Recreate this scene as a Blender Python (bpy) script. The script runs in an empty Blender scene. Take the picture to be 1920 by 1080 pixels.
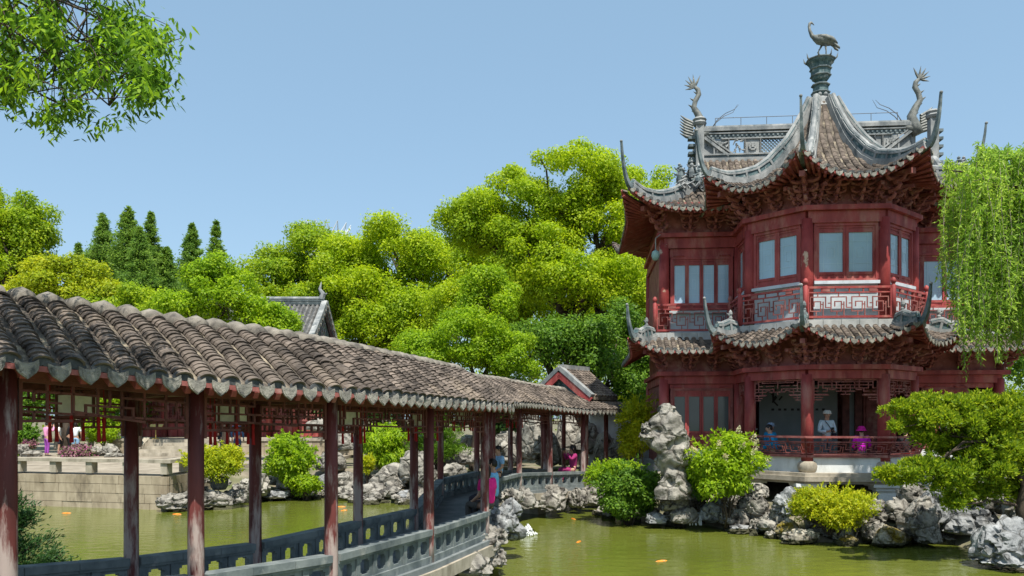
import bpy, math, random
import numpy as np
from mathutils import Vector, Matrix, noise
R = math.radians
sc = bpy.context.scene
EYE = 2.9
# ---------------------------------------------------------------- camera
cam = bpy.data.objects.new('camera', bpy.data.cameras.new('camera'))
sc.collection.objects.link(cam)
cam.location = (0, 0, EYE); cam.rotation_euler = (R(90), 0, 0)
cam.data.sensor_width = 36; cam.data.lens = 28.125; cam.data.shift_y = 0.1276
cam.data.clip_start = .05; cam.data.clip_end = 6000
sc.camera = cam
# ---------------------------------------------------------------- sky and sun
SUN_EL, SUN_AZ = 63, 164          # azimuth of the sun, clockwise from the viewing direction
world = bpy.data.worlds.new('World'); sc.world = world; world.use_nodes = True
wn = world.node_tree.nodes; wl = world.node_tree.links
sky = wn.new('ShaderNodeTexSky'); sky.sky_type = 'NISHITA'; sky.sun_disc = False
sky.sun_elevation = R(SUN_EL); sky.sun_rotation = R(SUN_AZ)
sky.air_density = 1.0; sky.dust_density = 1.6; sky.ozone_density = 1.0; sky.altitude = 10
hz_ = wn.new('ShaderNodeMix'); hz_.data_type = 'RGBA'; hz_.inputs[0].default_value = .72       # even haze over the whole sky
hz_.inputs[7].default_value = (.83, 1.36, 1.8, 1); wl.new(sky.outputs[0], hz_.inputs[6]); wl.new(hz_.outputs[2], wn['Background'].inputs[0]); wn['Background'].inputs[1].default_value = .15
sd = bpy.data.lights.new('sun', 'SUN'); sd.energy = 3.4; sd.angle = R(.5); sd.color = (1, .95, .86)
sun = bpy.data.objects.new('sun', sd); sc.collection.objects.link(sun)
ts = Vector((math.sin(R(SUN_AZ)) * math.cos(R(SUN_EL)), math.cos(R(SUN_AZ)) * math.cos(R(SUN_EL)), math.sin(R(SUN_EL))))
sun.rotation_euler = ts.to_track_quat('Z', 'Y').to_euler()
sc.view_settings.view_transform = 'Standard'; sc.view_settings.look = 'None'
sc.view_settings.exposure = 1.13; sc.view_settings.gamma = 1; sc.view_settings.use_curve_mapping = False
sc.cycles.max_bounces = 6; sc.cycles.transparent_max_bounces = 6
sc.cycles.diffuse_bounces = 4; sc.cycles.glossy_bounces = 3

# ---------------------------------------------------------------- helpers
col = sc.collection
rnd = random.Random(7)
rng = np.random.default_rng(11)
def at(px, py, d):                      # a point of the photograph at a depth, as a place in the world
    return Vector(((px - 960) / 1500 * d, d, EYE + (785 - py) / 1500 * d))
def lerp(a, b, t): return a + (b - a) * t
def link(o, parent=None):
    col.objects.link(o)
    if parent is not None: o.parent = parent
    return o
def tag(o, label, cat, group=None, kind=None):
    o['label'] = label; o['category'] = cat
    if group: o['group'] = group
    if kind: o['kind'] = kind
    return o
def struct(o): o['kind'] = 'structure'; return o
def stuff(o): o['kind'] = 'stuff'; return o
def empty(name, loc, rz=0, parent=None):
    o = bpy.data.objects.new(name, None); o.location = loc; o.rotation_euler = (0, 0, rz)
    o.empty_display_size = .2
    return link(o, parent)
def inst(name, me, loc, rot=(0, 0, 0), parent=None, scale=None):
    o = bpy.data.objects.new(name, me); o.location = loc; o.rotation_euler = rot
    if scale is not None: o.scale = scale if hasattr(scale, '__len__') else (scale,) * 3
    return link(o, parent)

class MB:
    def __init__(s): s.v = []; s.f = []; s.m = []
    def add(s, vs, fs, mi=0):
        o = len(s.v); s.v += [tuple(v) for v in vs]
        s.f += [tuple(i + o for i in f) for f in fs]; s.m += [mi] * len(fs); return s
    def box(s, c, d, rz=0, mi=0, taper=1.0):
        ca, sa = math.cos(rz), math.sin(rz); vs = []
        for k in (-.5, .5):
            t = 1 if k < 0 else taper
            for x, y in ((-.5, -.5), (.5, -.5), (.5, .5), (-.5, .5)):
                X, Y = x * d[0] * t, y * d[1] * t
                vs.append((c[0] + X * ca - Y * sa, c[1] + X * sa + Y * ca, c[2] + k * d[2]))
        return s.add(vs, [(0, 3, 2, 1), (4, 5, 6, 7), (0, 1, 5, 4), (1, 2, 6, 5), (2, 3, 7, 6), (3, 0, 4, 7)], mi)
    def bar(s, a, b, w, h, mi=0):       # beam from a to b, upright section w wide, h high, a and b on its axis
        a = Vector(a); b = Vector(b); t = b - a
        p = Vector((t.x, t.y, 0))
        if p.length < 1e-6: side = Vector((1, 0, 0)); up = Vector((0, 1, 0))
        else:
            side = Vector((t.y, -t.x, 0)).normalized()
            up = side.cross(t).normalized() if abs(t.z) > .35 * p.length else Vector((0, 0, 1))
            if up.z < 0: up = -up
        vs = []
        for q in (a, b):
            for i, j in ((-1, -1), (1, -1), (1, 1), (-1, 1)): vs.append(q + side * (w / 2 * i) + up * (h / 2 * j))
        return s.add(vs, [(0, 1, 2, 3), (7, 6, 5, 4), (0, 4, 5, 1), (1, 5, 6, 2), (2, 6, 7, 3), (3, 7, 4, 0)], mi)
    def tube(s, pts, r, n=8, mi=0):
        pts = [Vector(p) for p in pts]; m = len(pts)
        if not hasattr(r, '__len__'): r = [r] * m
        t0 = (pts[1] - pts[0]).normalized(); ref = Vector((0, 0, 1)) if abs(t0.z) < .9 else Vector((1, 0, 0))
        a = t0.cross(ref).normalized(); vs = []
        for i in range(m):
            t = (pts[min(i + 1, m - 1)] - pts[max(i - 1, 0)]).normalized()
            a = (a - t * a.dot(t)).normalized(); b = t.cross(a)
            for k in range(n):
                q = 2 * math.pi * k / n
                vs.append(pts[i] + (a * math.cos(q) + b * math.sin(q)) * r[i])
        fs = [(i * n + k, i * n + (k + 1) % n, (i + 1) * n + (k + 1) % n, (i + 1) * n + k) for i in range(m - 1) for k in range(n)]
        fs += [tuple(range(n - 1, -1, -1)), tuple(range((m - 1) * n, m * n))]
        return s.add(vs, fs, mi)
    def lathe(s, c, prof, n=16, ph=0, mi=0):
        vs = []
        for r, z in prof:
            for k in range(n):
                q = ph + 2 * math.pi * k / n; vs.append((c[0] + r * math.cos(q), c[1] + r * math.sin(q), c[2] + z))
        m = len(prof)
        fs = [(i * n + k, i * n + (k + 1) % n, (i + 1) * n + (k + 1) % n, (i + 1) * n + k) for i in range(m - 1) for k in range(n)]
        fs += [tuple(range(n - 1, -1, -1)), tuple(range((m - 1) * n, m * n))]
        return s.add(vs, fs, mi)
    def sweep(s, pts, prof, sides=None, ups=None, scl=None, mi=0, cap=True):   # closed profile (side, up) along pts
        pts = [Vector(p) for p in pts]; m = len(pts); n = len(prof); vs = []
        for i in range(m):
            t = pts[min(i + 1, m - 1)] - pts[max(i - 1, 0)]
            if sides: sd_ = Vector(sides[i])
            else: sd_ = Vector((t.y, -t.x, 0)).normalized()
            up = Vector(ups[i]) if ups else sd_.cross(t.normalized())
            k = scl[i] if scl else (1, 1)
            for x, y in prof: vs.append(pts[i] + sd_ * x * k[0] + up * y * k[1])
        fs = [(i * n + k, i * n + (k + 1) % n, (i + 1) * n + (k + 1) % n, (i + 1) * n + k) for i in range(m - 1) for k in range(n)]
        if cap: fs += [tuple(range(n - 1, -1, -1)), tuple(range((m - 1) * n, m * n))]
        return s.add(vs, fs, mi)
    def prism(s, poly, vec, mi=0):
        poly = [Vector(p) for p in poly]; n = len(poly); vec = Vector(vec)
        fs = [tuple(range(n - 1, -1, -1)), tuple(range(n, 2 * n))] + [(k, (k + 1) % n, n + (k + 1) % n, n + k) for k in range(n)]
        return s.add(poly + [p + vec for p in poly], fs, mi)
    def mesh(s, name, mats, smooth=False):
        me = bpy.data.meshes.new(name); me.from_pydata(s.v, [], s.f)
        if not isinstance(mats, (list, tuple)): mats = [mats]
        for q in mats: me.materials.append(q)
        if len(mats) > 1: me.polygons.foreach_set('material_index', s.m)
        if smooth: me.polygons.foreach_set('use_smooth', [True] * len(s.f))
        me.update(); return me
    def build(s, name, mats, parent=None, smooth=False, loc=(0, 0, 0), rz=0):
        return inst(name, s.mesh(name, mats, smooth), loc, (0, 0, rz), parent)
def autosmooth(o, ang=40):
    me = o.data; me.polygons.foreach_set('use_smooth', [True] * len(me.polygons))
    try: me.set_sharp_from_angle(angle=R(ang))
    except Exception: pass
    return o

# ---------------------------------------------------------------- materials
def new_mat(name):
    m = bpy.data.materials.new(name); m.use_nodes = True
    return m, m.node_tree.nodes, m.node_tree.links, m.node_tree.nodes['Principled BSDF']
def tex_noise(n, l, scale, detail=4, vec=None, rough=.6):
    t = n.new('ShaderNodeTexNoise'); t.inputs['Scale'].default_value = scale
    t.inputs['Detail'].default_value = detail; t.inputs['Roughness'].default_value = rough
    if vec is not None: l.new(vec, t.inputs['Vector'])
    return t.outputs['Fac']
def ramp(n, l, fac, stops):
    r = n.new('ShaderNodeValToRGB'); e = r.color_ramp.elements
    while len(e) < len(stops): e.new(.5)
    for k, (p, c) in enumerate(stops): e[k].position = p; e[k].color = (*c, 1) if len(c) == 3 else c
    l.new(fac, r.inputs[0]); return r.outputs[0]
def mixc(n, l, fac, a, b):
    m = n.new('ShaderNodeMix'); m.data_type = 'RGBA'
    if isinstance(fac, (int, float)): m.inputs[0].default_value = fac
    else: l.new(fac, m.inputs[0])
    for k, q in ((6, a), (7, b)):
        if isinstance(q, tuple): m.inputs[k].default_value = (*q, 1)
        else: l.new(q, m.inputs[k])
    return m.outputs[2]
def surf(name, c1, c2, scale=3, rough=.75, stain=None, sscale=1.3, sthr=(.58, .7), stretch=None, bump=.15, bscale=25, spec=.3, island=0, lo=.35, hi=.65):
    m, n, l, b = new_mat(name)
    g = n.new('ShaderNodeNewGeometry'); pos = g.outputs['Position']
    if stretch:
        mp = n.new('ShaderNodeVectorMath'); mp.operation = 'MULTIPLY'; mp.inputs[1].default_value = stretch
        l.new(pos, mp.inputs[0]); pv = mp.outputs[0]
    else: pv = pos
    c = ramp(n, l, tex_noise(n, l, scale, 5, pv), [(lo, c1), (hi, c2)])
    if island:
        hsv = n.new('ShaderNodeHueSaturation'); l.new(c, hsv.inputs['Color'])
        mr = n.new('ShaderNodeMapRange'); mr.inputs[3].default_value = 1 - island; mr.inputs[4].default_value = 1 + island
        l.new(g.outputs['Random Per Island'], mr.inputs[0]); l.new(mr.outputs[0], hsv.inputs['Value']); c = hsv.outputs[0]
    if stain:
        f = ramp(n, l, tex_noise(n, l, sscale, 6, pv, .65), [(sthr[0], (0, 0, 0)), (sthr[1], (1, 1, 1))])
        c = mixc(n, l, f, c, stain)
    l.new(c, b.inputs['Base Color']); b.inputs['Roughness'].default_value = rough
    b.inputs['Specular IOR Level'].default_value = spec
    if bump:
        bp = n.new('ShaderNodeBump'); bp.inputs['Strength'].default_value = bump; bp.inputs['Distance'].default_value = .02
        l.new(tex_noise(n, l, bscale, 6, pos, .7), bp.inputs['Height']); l.new(bp.outputs[0], b.inputs['Normal'])
    return m
def rockmat(name, c1, c2, dark, stain=None):
    m = surf(name, c1, c2, 2.2, .92, dark, 3.2, (.5, .64), None, 0, 14, .12); n, l = m.node_tree.nodes, m.node_tree.links; b = n['Principled BSDF']
    g = n.new('ShaderNodeNewGeometry'); pos = g.outputs['Position']; base = b.inputs['Base Color'].links[0].from_socket
    if stain: base = mixc(n, l, ramp(n, l, tex_noise(n, l, 1.4, 4, pos), [(.5, (0, 0, 0)), (.62, (1, 1, 1))]), base, stain)
    v = n.new('ShaderNodeTexVoronoi'); v.feature = 'DISTANCE_TO_EDGE'; v.inputs['Scale'].default_value = 2.6
    nn = n.new('ShaderNodeTexNoise'); nn.inputs['Scale'].default_value = 3; l.new(pos, nn.inputs['Vector'])
    mx = n.new('ShaderNodeMix'); mx.data_type = 'VECTOR'; mx.inputs[0].default_value = .25; l.new(pos, mx.inputs[4]); l.new(nn.outputs['Color'], mx.inputs[5]); l.new(mx.outputs[1], v.inputs['Vector'])
    cr = ramp(n, l, v.outputs['Distance'], [(.0, (.35, .33, .3)), (.05, (1, 1, 1))]); mm = n.new('ShaderNodeMix'); mm.data_type = 'RGBA'; mm.blend_type = 'MULTIPLY'; mm.inputs[0].default_value = .8
    l.new(base, mm.inputs[6]); l.new(cr, mm.inputs[7]); l.new(mm.outputs[2], b.inputs['Base Color'])
    sx = n.new('ShaderNodeSeparateXYZ'); l.new(pos, sx.inputs[0]); wz = n.new('ShaderNodeMath'); wz.operation = 'MULTIPLY_ADD'; wz.inputs[1].default_value = .3; l.new(tex_noise(n, l, 2.5, 3, pos), wz.inputs[0]); wz.inputs[2].default_value = -.02
    lt = n.new('ShaderNodeMath'); lt.operation = 'LESS_THAN'; l.new(sx.outputs[2], lt.inputs[0]); l.new(wz.outputs[0], lt.inputs[1])
    l.new(mixc(n, l, lt.outputs[0], mm.outputs[2], (.06, .058, .035)), b.inputs['Base Color'])      # wet, algae-stained foot at the waterline
    b1 = n.new('ShaderNodeBump'); b1.inputs['Strength'].default_value = .9; b1.inputs['Distance'].default_value = .08; l.new(tex_noise(n, l, 4.5, 6, pos, .65), b1.inputs['Height'])
    mr = n.new('ShaderNodeMapRange'); mr.inputs[2].default_value = .12; l.new(v.outputs['Distance'], mr.inputs[0])
    b2 = n.new('ShaderNodeBump'); b2.inputs['Strength'].default_value = .8; b2.inputs['Distance'].default_value = .06; l.new(mr.outputs[0], b2.inputs['Height']); l.new(b1.outputs[0], b2.inputs['Normal']); l.new(b2.outputs[0], b.inputs['Normal'])
    return m
def leafmat(name, cols, trans=.35, rough=.55):
    m, n, l, b = new_mat(name)
    g = n.new('ShaderNodeNewGeometry')
    stops = [(i / (len(cols) - 1), c) for i, c in enumerate(cols)]
    c = ramp(n, l, g.outputs['Random Per Island'], stops)
    big = ramp(n, l, tex_noise(n, l, .35, 3, g.outputs['Position']), [(.35, (.8, .87, .9)), (.62, (1.15, 1.08, 1))])
    mm = n.new('ShaderNodeMix'); mm.data_type = 'RGBA'; mm.blend_type = 'MULTIPLY'; mm.inputs[0].default_value = 1
    l.new(c, mm.inputs[6]); l.new(big, mm.inputs[7]); c = mm.outputs[2]
    l.new(c, b.inputs['Base Color']); b.inputs['Roughness'].default_value = rough; b.inputs['Specular IOR Level'].default_value = .25
    t = n.new('ShaderNodeBsdfTranslucent'); hs = n.new('ShaderNodeHueSaturation'); hs.inputs['Value'].default_value = 1.7
    l.new(c, hs.inputs['Color']); l.new(hs.outputs[0], t.inputs[0])
    mx = n.new('ShaderNodeMixShader'); mx.inputs[0].default_value = trans
    l.new(b.outputs[0], mx.inputs[1]); l.new(t.outputs[0], mx.inputs[2])
    l.new(mx.outputs[0], n['Material Output'].inputs['Surface']); return m
def plain(name, c, rough=.7, spec=.3, metal=0):
    return surf(name, tuple(x * .85 for x in c), tuple(min(1, x * 1.12) for x in c), 9, rough, bump=.08, bscale=60, spec=spec)

M = {}
M['red'] = surf('red_paint', (.2, .028, .028), (.38, .07, .065), 2.2, .6, (.42, .18, .14), 2.6, (.5, .74), (1.2, 1.2, .35), .25, 30, .35)
M['redpeel'] = surf('peeling_red_paint', (.22, .03, .03), (.39, .068, .063), 2.5, .6, (.55, .38, .28), 1.5, (.585, .61), (1, 1, .6), .3, 30, .3)
M['redwood'] = surf('aged_red_wood', (.18, .05, .047), (.34, .12, .105), 3, .65, (.42, .24, .2), 2.4, (.55, .75), (1, 1, 1), .2, 30, .25)
M['rafter'] = surf('rafter_red', (.18, .042, .037), (.32, .085, .072), 4, .7, (.33, .18, .14), 3, (.55, .75), None, .2, 30, .2)
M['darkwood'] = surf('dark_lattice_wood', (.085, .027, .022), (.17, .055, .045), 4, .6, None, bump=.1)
def colmat():
    m, n, l, b = new_mat('worn_corridor_column_paint'); g = n.new('ShaderNodeNewGeometry'); pos = g.outputs['Position']
    mp = n.new('ShaderNodeVectorMath'); mp.operation = 'MULTIPLY'; mp.inputs[1].default_value = (2.4, 2.4, .4); l.new(pos, mp.inputs[0]); pv = mp.outputs[0]
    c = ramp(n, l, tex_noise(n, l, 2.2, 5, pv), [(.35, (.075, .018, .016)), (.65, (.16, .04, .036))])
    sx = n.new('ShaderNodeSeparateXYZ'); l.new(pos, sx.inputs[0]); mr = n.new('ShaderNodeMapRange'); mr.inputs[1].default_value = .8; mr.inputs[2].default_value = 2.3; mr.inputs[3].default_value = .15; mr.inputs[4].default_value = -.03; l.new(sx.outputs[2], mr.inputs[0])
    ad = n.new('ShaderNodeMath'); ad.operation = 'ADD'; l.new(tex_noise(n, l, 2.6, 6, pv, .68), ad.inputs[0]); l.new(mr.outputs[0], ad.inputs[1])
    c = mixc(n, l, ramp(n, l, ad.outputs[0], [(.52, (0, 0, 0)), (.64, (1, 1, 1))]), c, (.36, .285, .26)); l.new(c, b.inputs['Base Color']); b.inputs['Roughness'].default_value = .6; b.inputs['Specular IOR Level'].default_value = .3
    bp = n.new('ShaderNodeBump'); bp.inputs['Strength'].default_value = .25; bp.inputs['Distance'].default_value = .02; l.new(ad.outputs[0], bp.inputs['Height']); l.new(bp.outputs[0], b.inputs['Normal']); return m
M['colpaint'] = colmat()          # paint peels most at the foot of each column
M['tile'] = surf('grey_roof_tile', (.045, .037, .031), (.17, .138, .113), 3.4, .85, (.25, .2, .15), 1.1, (.55, .72), None, .3, 50, .2, island=.32)
M['pan'] = surf('pan_tile', (.05, .042, .036), (.13, .11, .09), 6, .9, (.33, .28, .2), 5, (.5, .7), None, .3, 40, .15)
M['drip'] = surf('drip_tile_face', (.15, .143, .125), (.31, .295, .25), 9, .85, (.07, .072, .07), 11, (.52, .66), None, .8, 45, .2, island=.2)
M['capdark'] = surf('dark_tile_end', (.035, .04, .045), (.1, .105, .105), 8, .85, None, bump=.4)
M['mortar'] = surf('ridge_mortar', (.13, .145, .15), (.34, .345, .335), 2.2, .85, (.055, .075, .082), 2.8, (.54, .72), (1, 1, .5), .3, 30, .2)
M['teal'] = surf('teal_grey_ridge_panel', (.035, .075, .085), (.13, .19, .195), 6, .8, (.3, .33, .32), 7, (.56, .68), None, .5, 40, .25)
M['horn'] = surf('dark_ridge_horn', (.06, .085, .095), (.19, .225, .23), 3, .8, (.34, .35, .33), 3, (.6, .72), None, .3, 40, .25)
M['bronze'] = surf('grey_bronze', (.075, .085, .08), (.2, .205, .185), 8, .6, (.35, .35, .31), 6, (.6, .72), None, .4, 40, .45)
M['plaster'] = surf('aged_white_plaster', (.52, .54, .53), (.7, .72, .71), 2, .9, (.38, .38, .34), 1.7, (.55, .75), (1, 1, .5), .1, 30, .2)
M['stone'] = surf('warm_grey_stone', (.25, .22, .17), (.42, .375, .3), 3, .85, (.15, .13, .1), 2, (.55, .72), (1, 1, .5), .3, 30, .2, island=.12)
M['block'] = surf('beige_wall_stone', (.24, .195, .135), (.41, .345, .25), 2.5, .9, (.13, .105, .075), 1.8, (.56, .72), (1, 1, .35), .35, 28, .15, island=.2)
M['greystone'] = surf('blue_grey_rail_stone', (.085, .105, .11), (.2, .225, .22), 3.2, .8, (.3, .305, .28), 3.4, (.58, .72), (1, 1, .7), .25, 40, .25)
M['brickgrey'] = surf('pale_grey_brick', (.27, .28, .275), (.42, .425, .41), 4, .9, None, bump=.2)
M['floorstone'] = surf('bridge_floor_stone', (.12, .14, .145), (.2, .22, .22), 3, .8, None, bump=.2)
M['rock'] = rockmat('pale_limestone', (.16, .15, .13), (.38, .36, .315), (.075, .07, .064))
M['rockblue'] = rockmat('blue_grey_limestone', (.16, .166, .168), (.36, .37, .37), (.08, .084, .088))
M['rockmoss'] = rockmat('mossy_limestone', (.22, .2, .16), (.45, .42, .35), (.1, .09, .075), (.17, .13, .02))
M['bark'] = surf('dark_bark', (.03, .022, .016), (.085, .065, .048), 6, .95, None, stretch=(1, 1, .3), bump=.6, bscale=18)
M['barkpale'] = surf('pale_bark', (.14, .12, .09), (.28, .245, .19), 5, .95, None, stretch=(1, 1, .3), bump=.5, bscale=18)
M['gold'] = plain('brass', (.5, .36, .1), .4, .5)
M['ink'] = plain('black_ink', (.02, .02, .022), .8)
M['screen'] = surf('grey_screen_panel', (.15, .175, .18), (.21, .235, .24), 1.2, .5, None, bump=0)
M['paper'] = plain('cream_lantern_panel', (.68, .68, .6), .6)
M['tassel'] = plain('red_tassel', (.36, .015, .018), .8)
M['hump'] = surf('mortared_ridge_hump', (.11, .1, .085), (.27, .245, .205), 5, .9, (.06, .055, .05), 6, (.52, .68), None, .4, 30, .15)
M['bluewhite'] = surf('blue_white_plaster', (.40, .46, .5), (.56, .62, .66), 2, .9, (.33, .36, .37), 1.7, (.55, .75), (1, 1, .5), .1, 30, .2)
M['greytile'] = surf('grey_hall_tile', (.07, .07, .068), (.17, .168, .16), 4, .88, (.24, .235, .22), 2, (.56, .72), None, .3, 40, .2)
M['soil'] = surf('earth', (.13, .11, .08), (.25, .215, .16), 1.5, .95, (.09, .11, .04), .8, (.45, .65), None, .4, 6, .1)
M['pave'] = surf('courtyard_paving', (.2, .17, .13), (.36, .315, .25), .9, .9, (.19, .165, .13), 2.6, (.5, .7), None, .3, 9, .15)
M['skin'] = plain('skin', (.45, .26, .18), .55)
M['hair'] = plain('dark_hair', (.015, .012, .011), .5)
M['metalwire'] = plain('dark_wire', (.12, .13, .14), .5)
M['steel'] = plain('pale_steel', (.6, .64, .68), .35, .5)
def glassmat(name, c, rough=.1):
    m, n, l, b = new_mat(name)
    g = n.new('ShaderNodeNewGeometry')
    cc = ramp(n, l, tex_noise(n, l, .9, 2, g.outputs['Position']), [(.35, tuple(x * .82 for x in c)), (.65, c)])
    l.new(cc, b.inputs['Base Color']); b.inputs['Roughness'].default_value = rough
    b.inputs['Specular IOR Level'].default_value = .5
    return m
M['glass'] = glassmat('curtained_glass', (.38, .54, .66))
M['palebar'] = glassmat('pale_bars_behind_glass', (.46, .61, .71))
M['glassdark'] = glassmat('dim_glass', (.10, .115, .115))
def watermat():
    m, n, l, b = new_mat('green_pond_water')
    g = n.new('ShaderNodeNewGeometry')
    c = ramp(n, l, tex_noise(n, l, .22, 3, g.outputs['Position']), [(.3, (.085, .105, .014)), (.7, (.13, .148, .024))])
    l.new(c, b.inputs['Base Color']); b.inputs['Roughness'].default_value = .06; b.inputs['IOR'].default_value = 1.33
    b.inputs['Specular IOR Level'].default_value = .5
    mp = n.new('ShaderNodeVectorMath'); mp.operation = 'MULTIPLY'; mp.inputs[1].default_value = (1, 1.7, 1); l.new(g.outputs['Position'], mp.inputs[0])
    f1 = tex_noise(n, l, 2.2, 3, mp.outputs[0], .5); f2 = tex_noise(n, l, 9, 2, mp.outputs[0], .5)
    ad = n.new('ShaderNodeMath'); ad.operation = 'MULTIPLY_ADD'; ad.inputs[1].default_value = .22; l.new(f2, ad.inputs[0]); l.new(f1, ad.inputs[2])
    bp = n.new('ShaderNodeBump'); bp.inputs['Strength'].default_value = .16; bp.inputs['Distance'].default_value = .12
    l.new(ad.outputs[0], bp.inputs['Height']); l.new(bp.outputs[0], b.inputs['Normal'])
    return m
M['water'] = watermat()
L = {}
L['camphor'] = leafmat('camphor_leaves', [(.17, .26, .006), (.29, .40, .008), (.42, .5, .012)], .48)
L['camphor2'] = leafmat('camphor_leaves_green', [(.13, .22, .008), (.24, .35, .010), (.36, .44, .014)], .46)
L['fresh'] = leafmat('fresh_green_leaves', [(.13, .23, .008), (.23, .36, .010), (.34, .46, .014)], .48)
L['lime'] = leafmat('lime_leaves', [(.2, .27, .008), (.34, .39, .010), (.45, .45, .012)], .42)
L['dark'] = leafmat('dark_leaves', [(.018, .05, .012), (.04, .09, .015), (.075, .14, .02)], .25)
L['mid'] = leafmat('mid_green_leaves', [(.05, .11, .012), (.10, .21, .016), (.17, .29, .02)], .38)
L['conifer'] = leafmat('redwood_needles', [(.08, .16, .025), (.14, .25, .035), (.21, .32, .04)], .42)
L['willow'] = leafmat('willow_leaves', [(.13, .25, .03), (.24, .38, .045), (.36, .48, .065)], .5)
L['cypress'] = leafmat('juniper_sprays', [(.014, .05, .014), (.03, .085, .02), (.055, .12, .026)], .2)
L['maple'] = leafmat('overhanging_leaves', [(.04, .09, .010), (.08, .17, .014), (.16, .28, .016), (.27, .4, .018)], .5)
L['podo'] = leafmat('podocarp_leaves', [(.08, .15, .010), (.2, .29, .012), (.38, .44, .018)], .42)
L['flower'] = leafmat('cream_flower_spikes', [(.5, .46, .28), (.66, .62, .42)], .2)
L['pink'] = leafmat('pink_blossom', [(.07, .14, .02), (.34, .07, .2), (.1, .17, .02), (.46, .14, .28), (.08, .15, .02)], .2)
# ---------------------------------------------------------------- ground, pond, terrace
LAKE = [(-60, 31), (-19, 27.4), (-15.6, 26.55), (-10.95, 25.35), (-10.95, 27.6), (-9.2, 28.2), (-7.9, 29.5), (-6.2, 28.8), (-4.8, 27.3), (-3.3, 27.2), (-2.6, 28.5),
        (0.6, 28.6), (2.2, 27.6), (2.7, 24.6), (3.0, 22.6), (3.9, 21.5), (4.9, 21.6), (5.9, 20.4), (6.6, 19.0), (8.2, 18.3), (9.7, 18.6), (10.0, 17.6), (9.6, 16.0), (11.5, 14.6),
        (14, 12), (14, 1), (-60, 1)]
def inside(x, y, P):
    r = False; j = len(P) - 1
    for i in range(len(P)):
        if (P[i][1] > y) != (P[j][1] > y) and x < (P[j][0] - P[i][0]) * (y - P[i][1]) / (P[j][1] - P[i][1]) + P[i][0]: r = not r
        j = i
    return r
def sdist(x, y, P):
    d = 1e9
    for i in range(len(P)):
        ax, ay = P[i - 1]; bx_, by_ = P[i]; dx, dy = bx_ - ax, by_ - ay
        t = max(0, min(1, ((x - ax) * dx + (y - ay) * dy) / (dx * dx + dy * dy)))
        d = min(d, math.hypot(x - ax - t * dx, y - ay - t * dy))
    return -d if inside(x, y, P) else d
def ground_z(x, y):
    d = sdist(x, y, LAKE)
    if d < 0: return max(-.9, -.05 + d * 1.6)
    top = .95
    if x > 3.5 and y < 24: top = .55
    return min(top, -.05 + .42 * d)
xs = [-2500, -400, -120] + list(np.arange(-60, 40.1, .8)) + [120, 400, 2500]
ys = [-400, -60] + list(np.arange(-6, 62, .8)) + [120, 400, 1200, 4000]
gv = [(x, y, ground_z(x, y) if abs(x) < 100 and -10 < y < 100 else .95) for y in ys for x in xs]
nx = len(xs)
gf = [(j * nx + i, j * nx + i + 1, (j + 1) * nx + i + 1, (j + 1) * nx + i) for j in range(len(ys) - 1) for i in range(nx - 1)]
struct(MB().add(gv, gf).build('ground', M['soil'], smooth=True))
mb = MB(); mb.add([(-62, -2, 0), (20, -2, 0), (20, 34, 0), (-62, 34, 0)], [(0, 1, 2, 3)])
struct(mb.build('water', M['water']))

# embankment wall of squared stone, its paving and its low stone bench
WC = Vector((-10.9, 25.35, 0)); WL = Vector((-20.2, 27.72, 0)); WR = Vector((-10.75, 31.5, 0))
terr = MB(); terr.prism([(-60, 36, .2), (WL.x, WL.y + .3, .2), (WC.x - .28, WC.y + .3, .2), (WR.x - .28, WR.y, .2), (-8, 33.5, .2), (-8, 60, .2), (-60, 60, .2)], (0, 0, .9))
struct(terr.build('terrace_paving', M['pave']))
wall = empty('embankment_wall', WC); tag(wall, 'beige squared stone embankment wall rising from the pond at left', 'wall')
blk = {}
def wall_run(a, b, courses, seed):
    r = random.Random(seed); d = (b - a); ln = d.length; d.normalize(); rz = math.atan2(d.y, d.x); n = Vector((d.y, -d.x, 0))
    if n.y > 0 and abs(n.y) > abs(n.x): n = -n
    z = -.15
    for h in courses:
        s = -r.random() * .3
        while s < ln:
            w = r.choice((.62, .74, .86, 1.0)); s0 = max(s, 0); s1 = min(s + w, ln)
            if s1 - s0 > .1:
                c = a + d * ((s0 + s1) / 2) - n * (.12 - r.uniform(0, .018))
                key = (round(s1 - s0, 2), h)
                if key not in blk: blk[key] = MB().box((0, 0, 0), (s1 - s0 - .016, .26, h - .014), 0, 0).mesh('stone_block', M['block'])
                inst('stone_block', blk[key], (c.x - WC.x, c.y - WC.y, z + h / 2), (0, 0, rz), wall)
            s += w
        z += h
    return z
ztop = wall_run(WC, WL, (.34, .3, .3, .28), 3); wall_run(WC, WR, (.34, .3, .3, .28), 5)
mb = MB()
mb.bar(WC + Vector((-.12, .16, .55)) - WC, WL + Vector((0, .16, .55)) - WC, .16, 1.02)
mb.bar(WC + Vector((-.16, .3, .55)) - WC, WR + Vector((-.16, 0, .55)) - WC, .16, 1.02)
mb.build('mortar_core', M['pan'], wall)
bench = empty('stone_bench_balustrade', WC); tag(bench, 'low beige stone slab bench edging the terrace above the embankment wall', 'balustrade')
wd = (WL - WC).normalized()
for k in range(7):
    p = wd * (.12 + k * 1.42); MB().box((0, 0, 0), (.24, .26, .36)).build('post', M['stone'], bench, loc=(p.x, p.y + .12, 1.31), rz=math.atan2(wd.y, wd.x))
for k in range(5):
    a = wd * (k * 1.9 - (.16 if k == 0 else 0)); b = wd * ((k + 1) * 1.9 - .012)
    mb = MB(); mb.bar(a + Vector((0, .12, 1.545)), b + Vector((0, .12, 1.545)), .36, .11); mb.build('seat_slab', M['stone'], bench)
for k in range(1, 4): MB().box((0, 0, 0), (.26, .24, .36)).build('post', M['stone'], bench, loc=(-.1, k * 1.5, 1.31))
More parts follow.
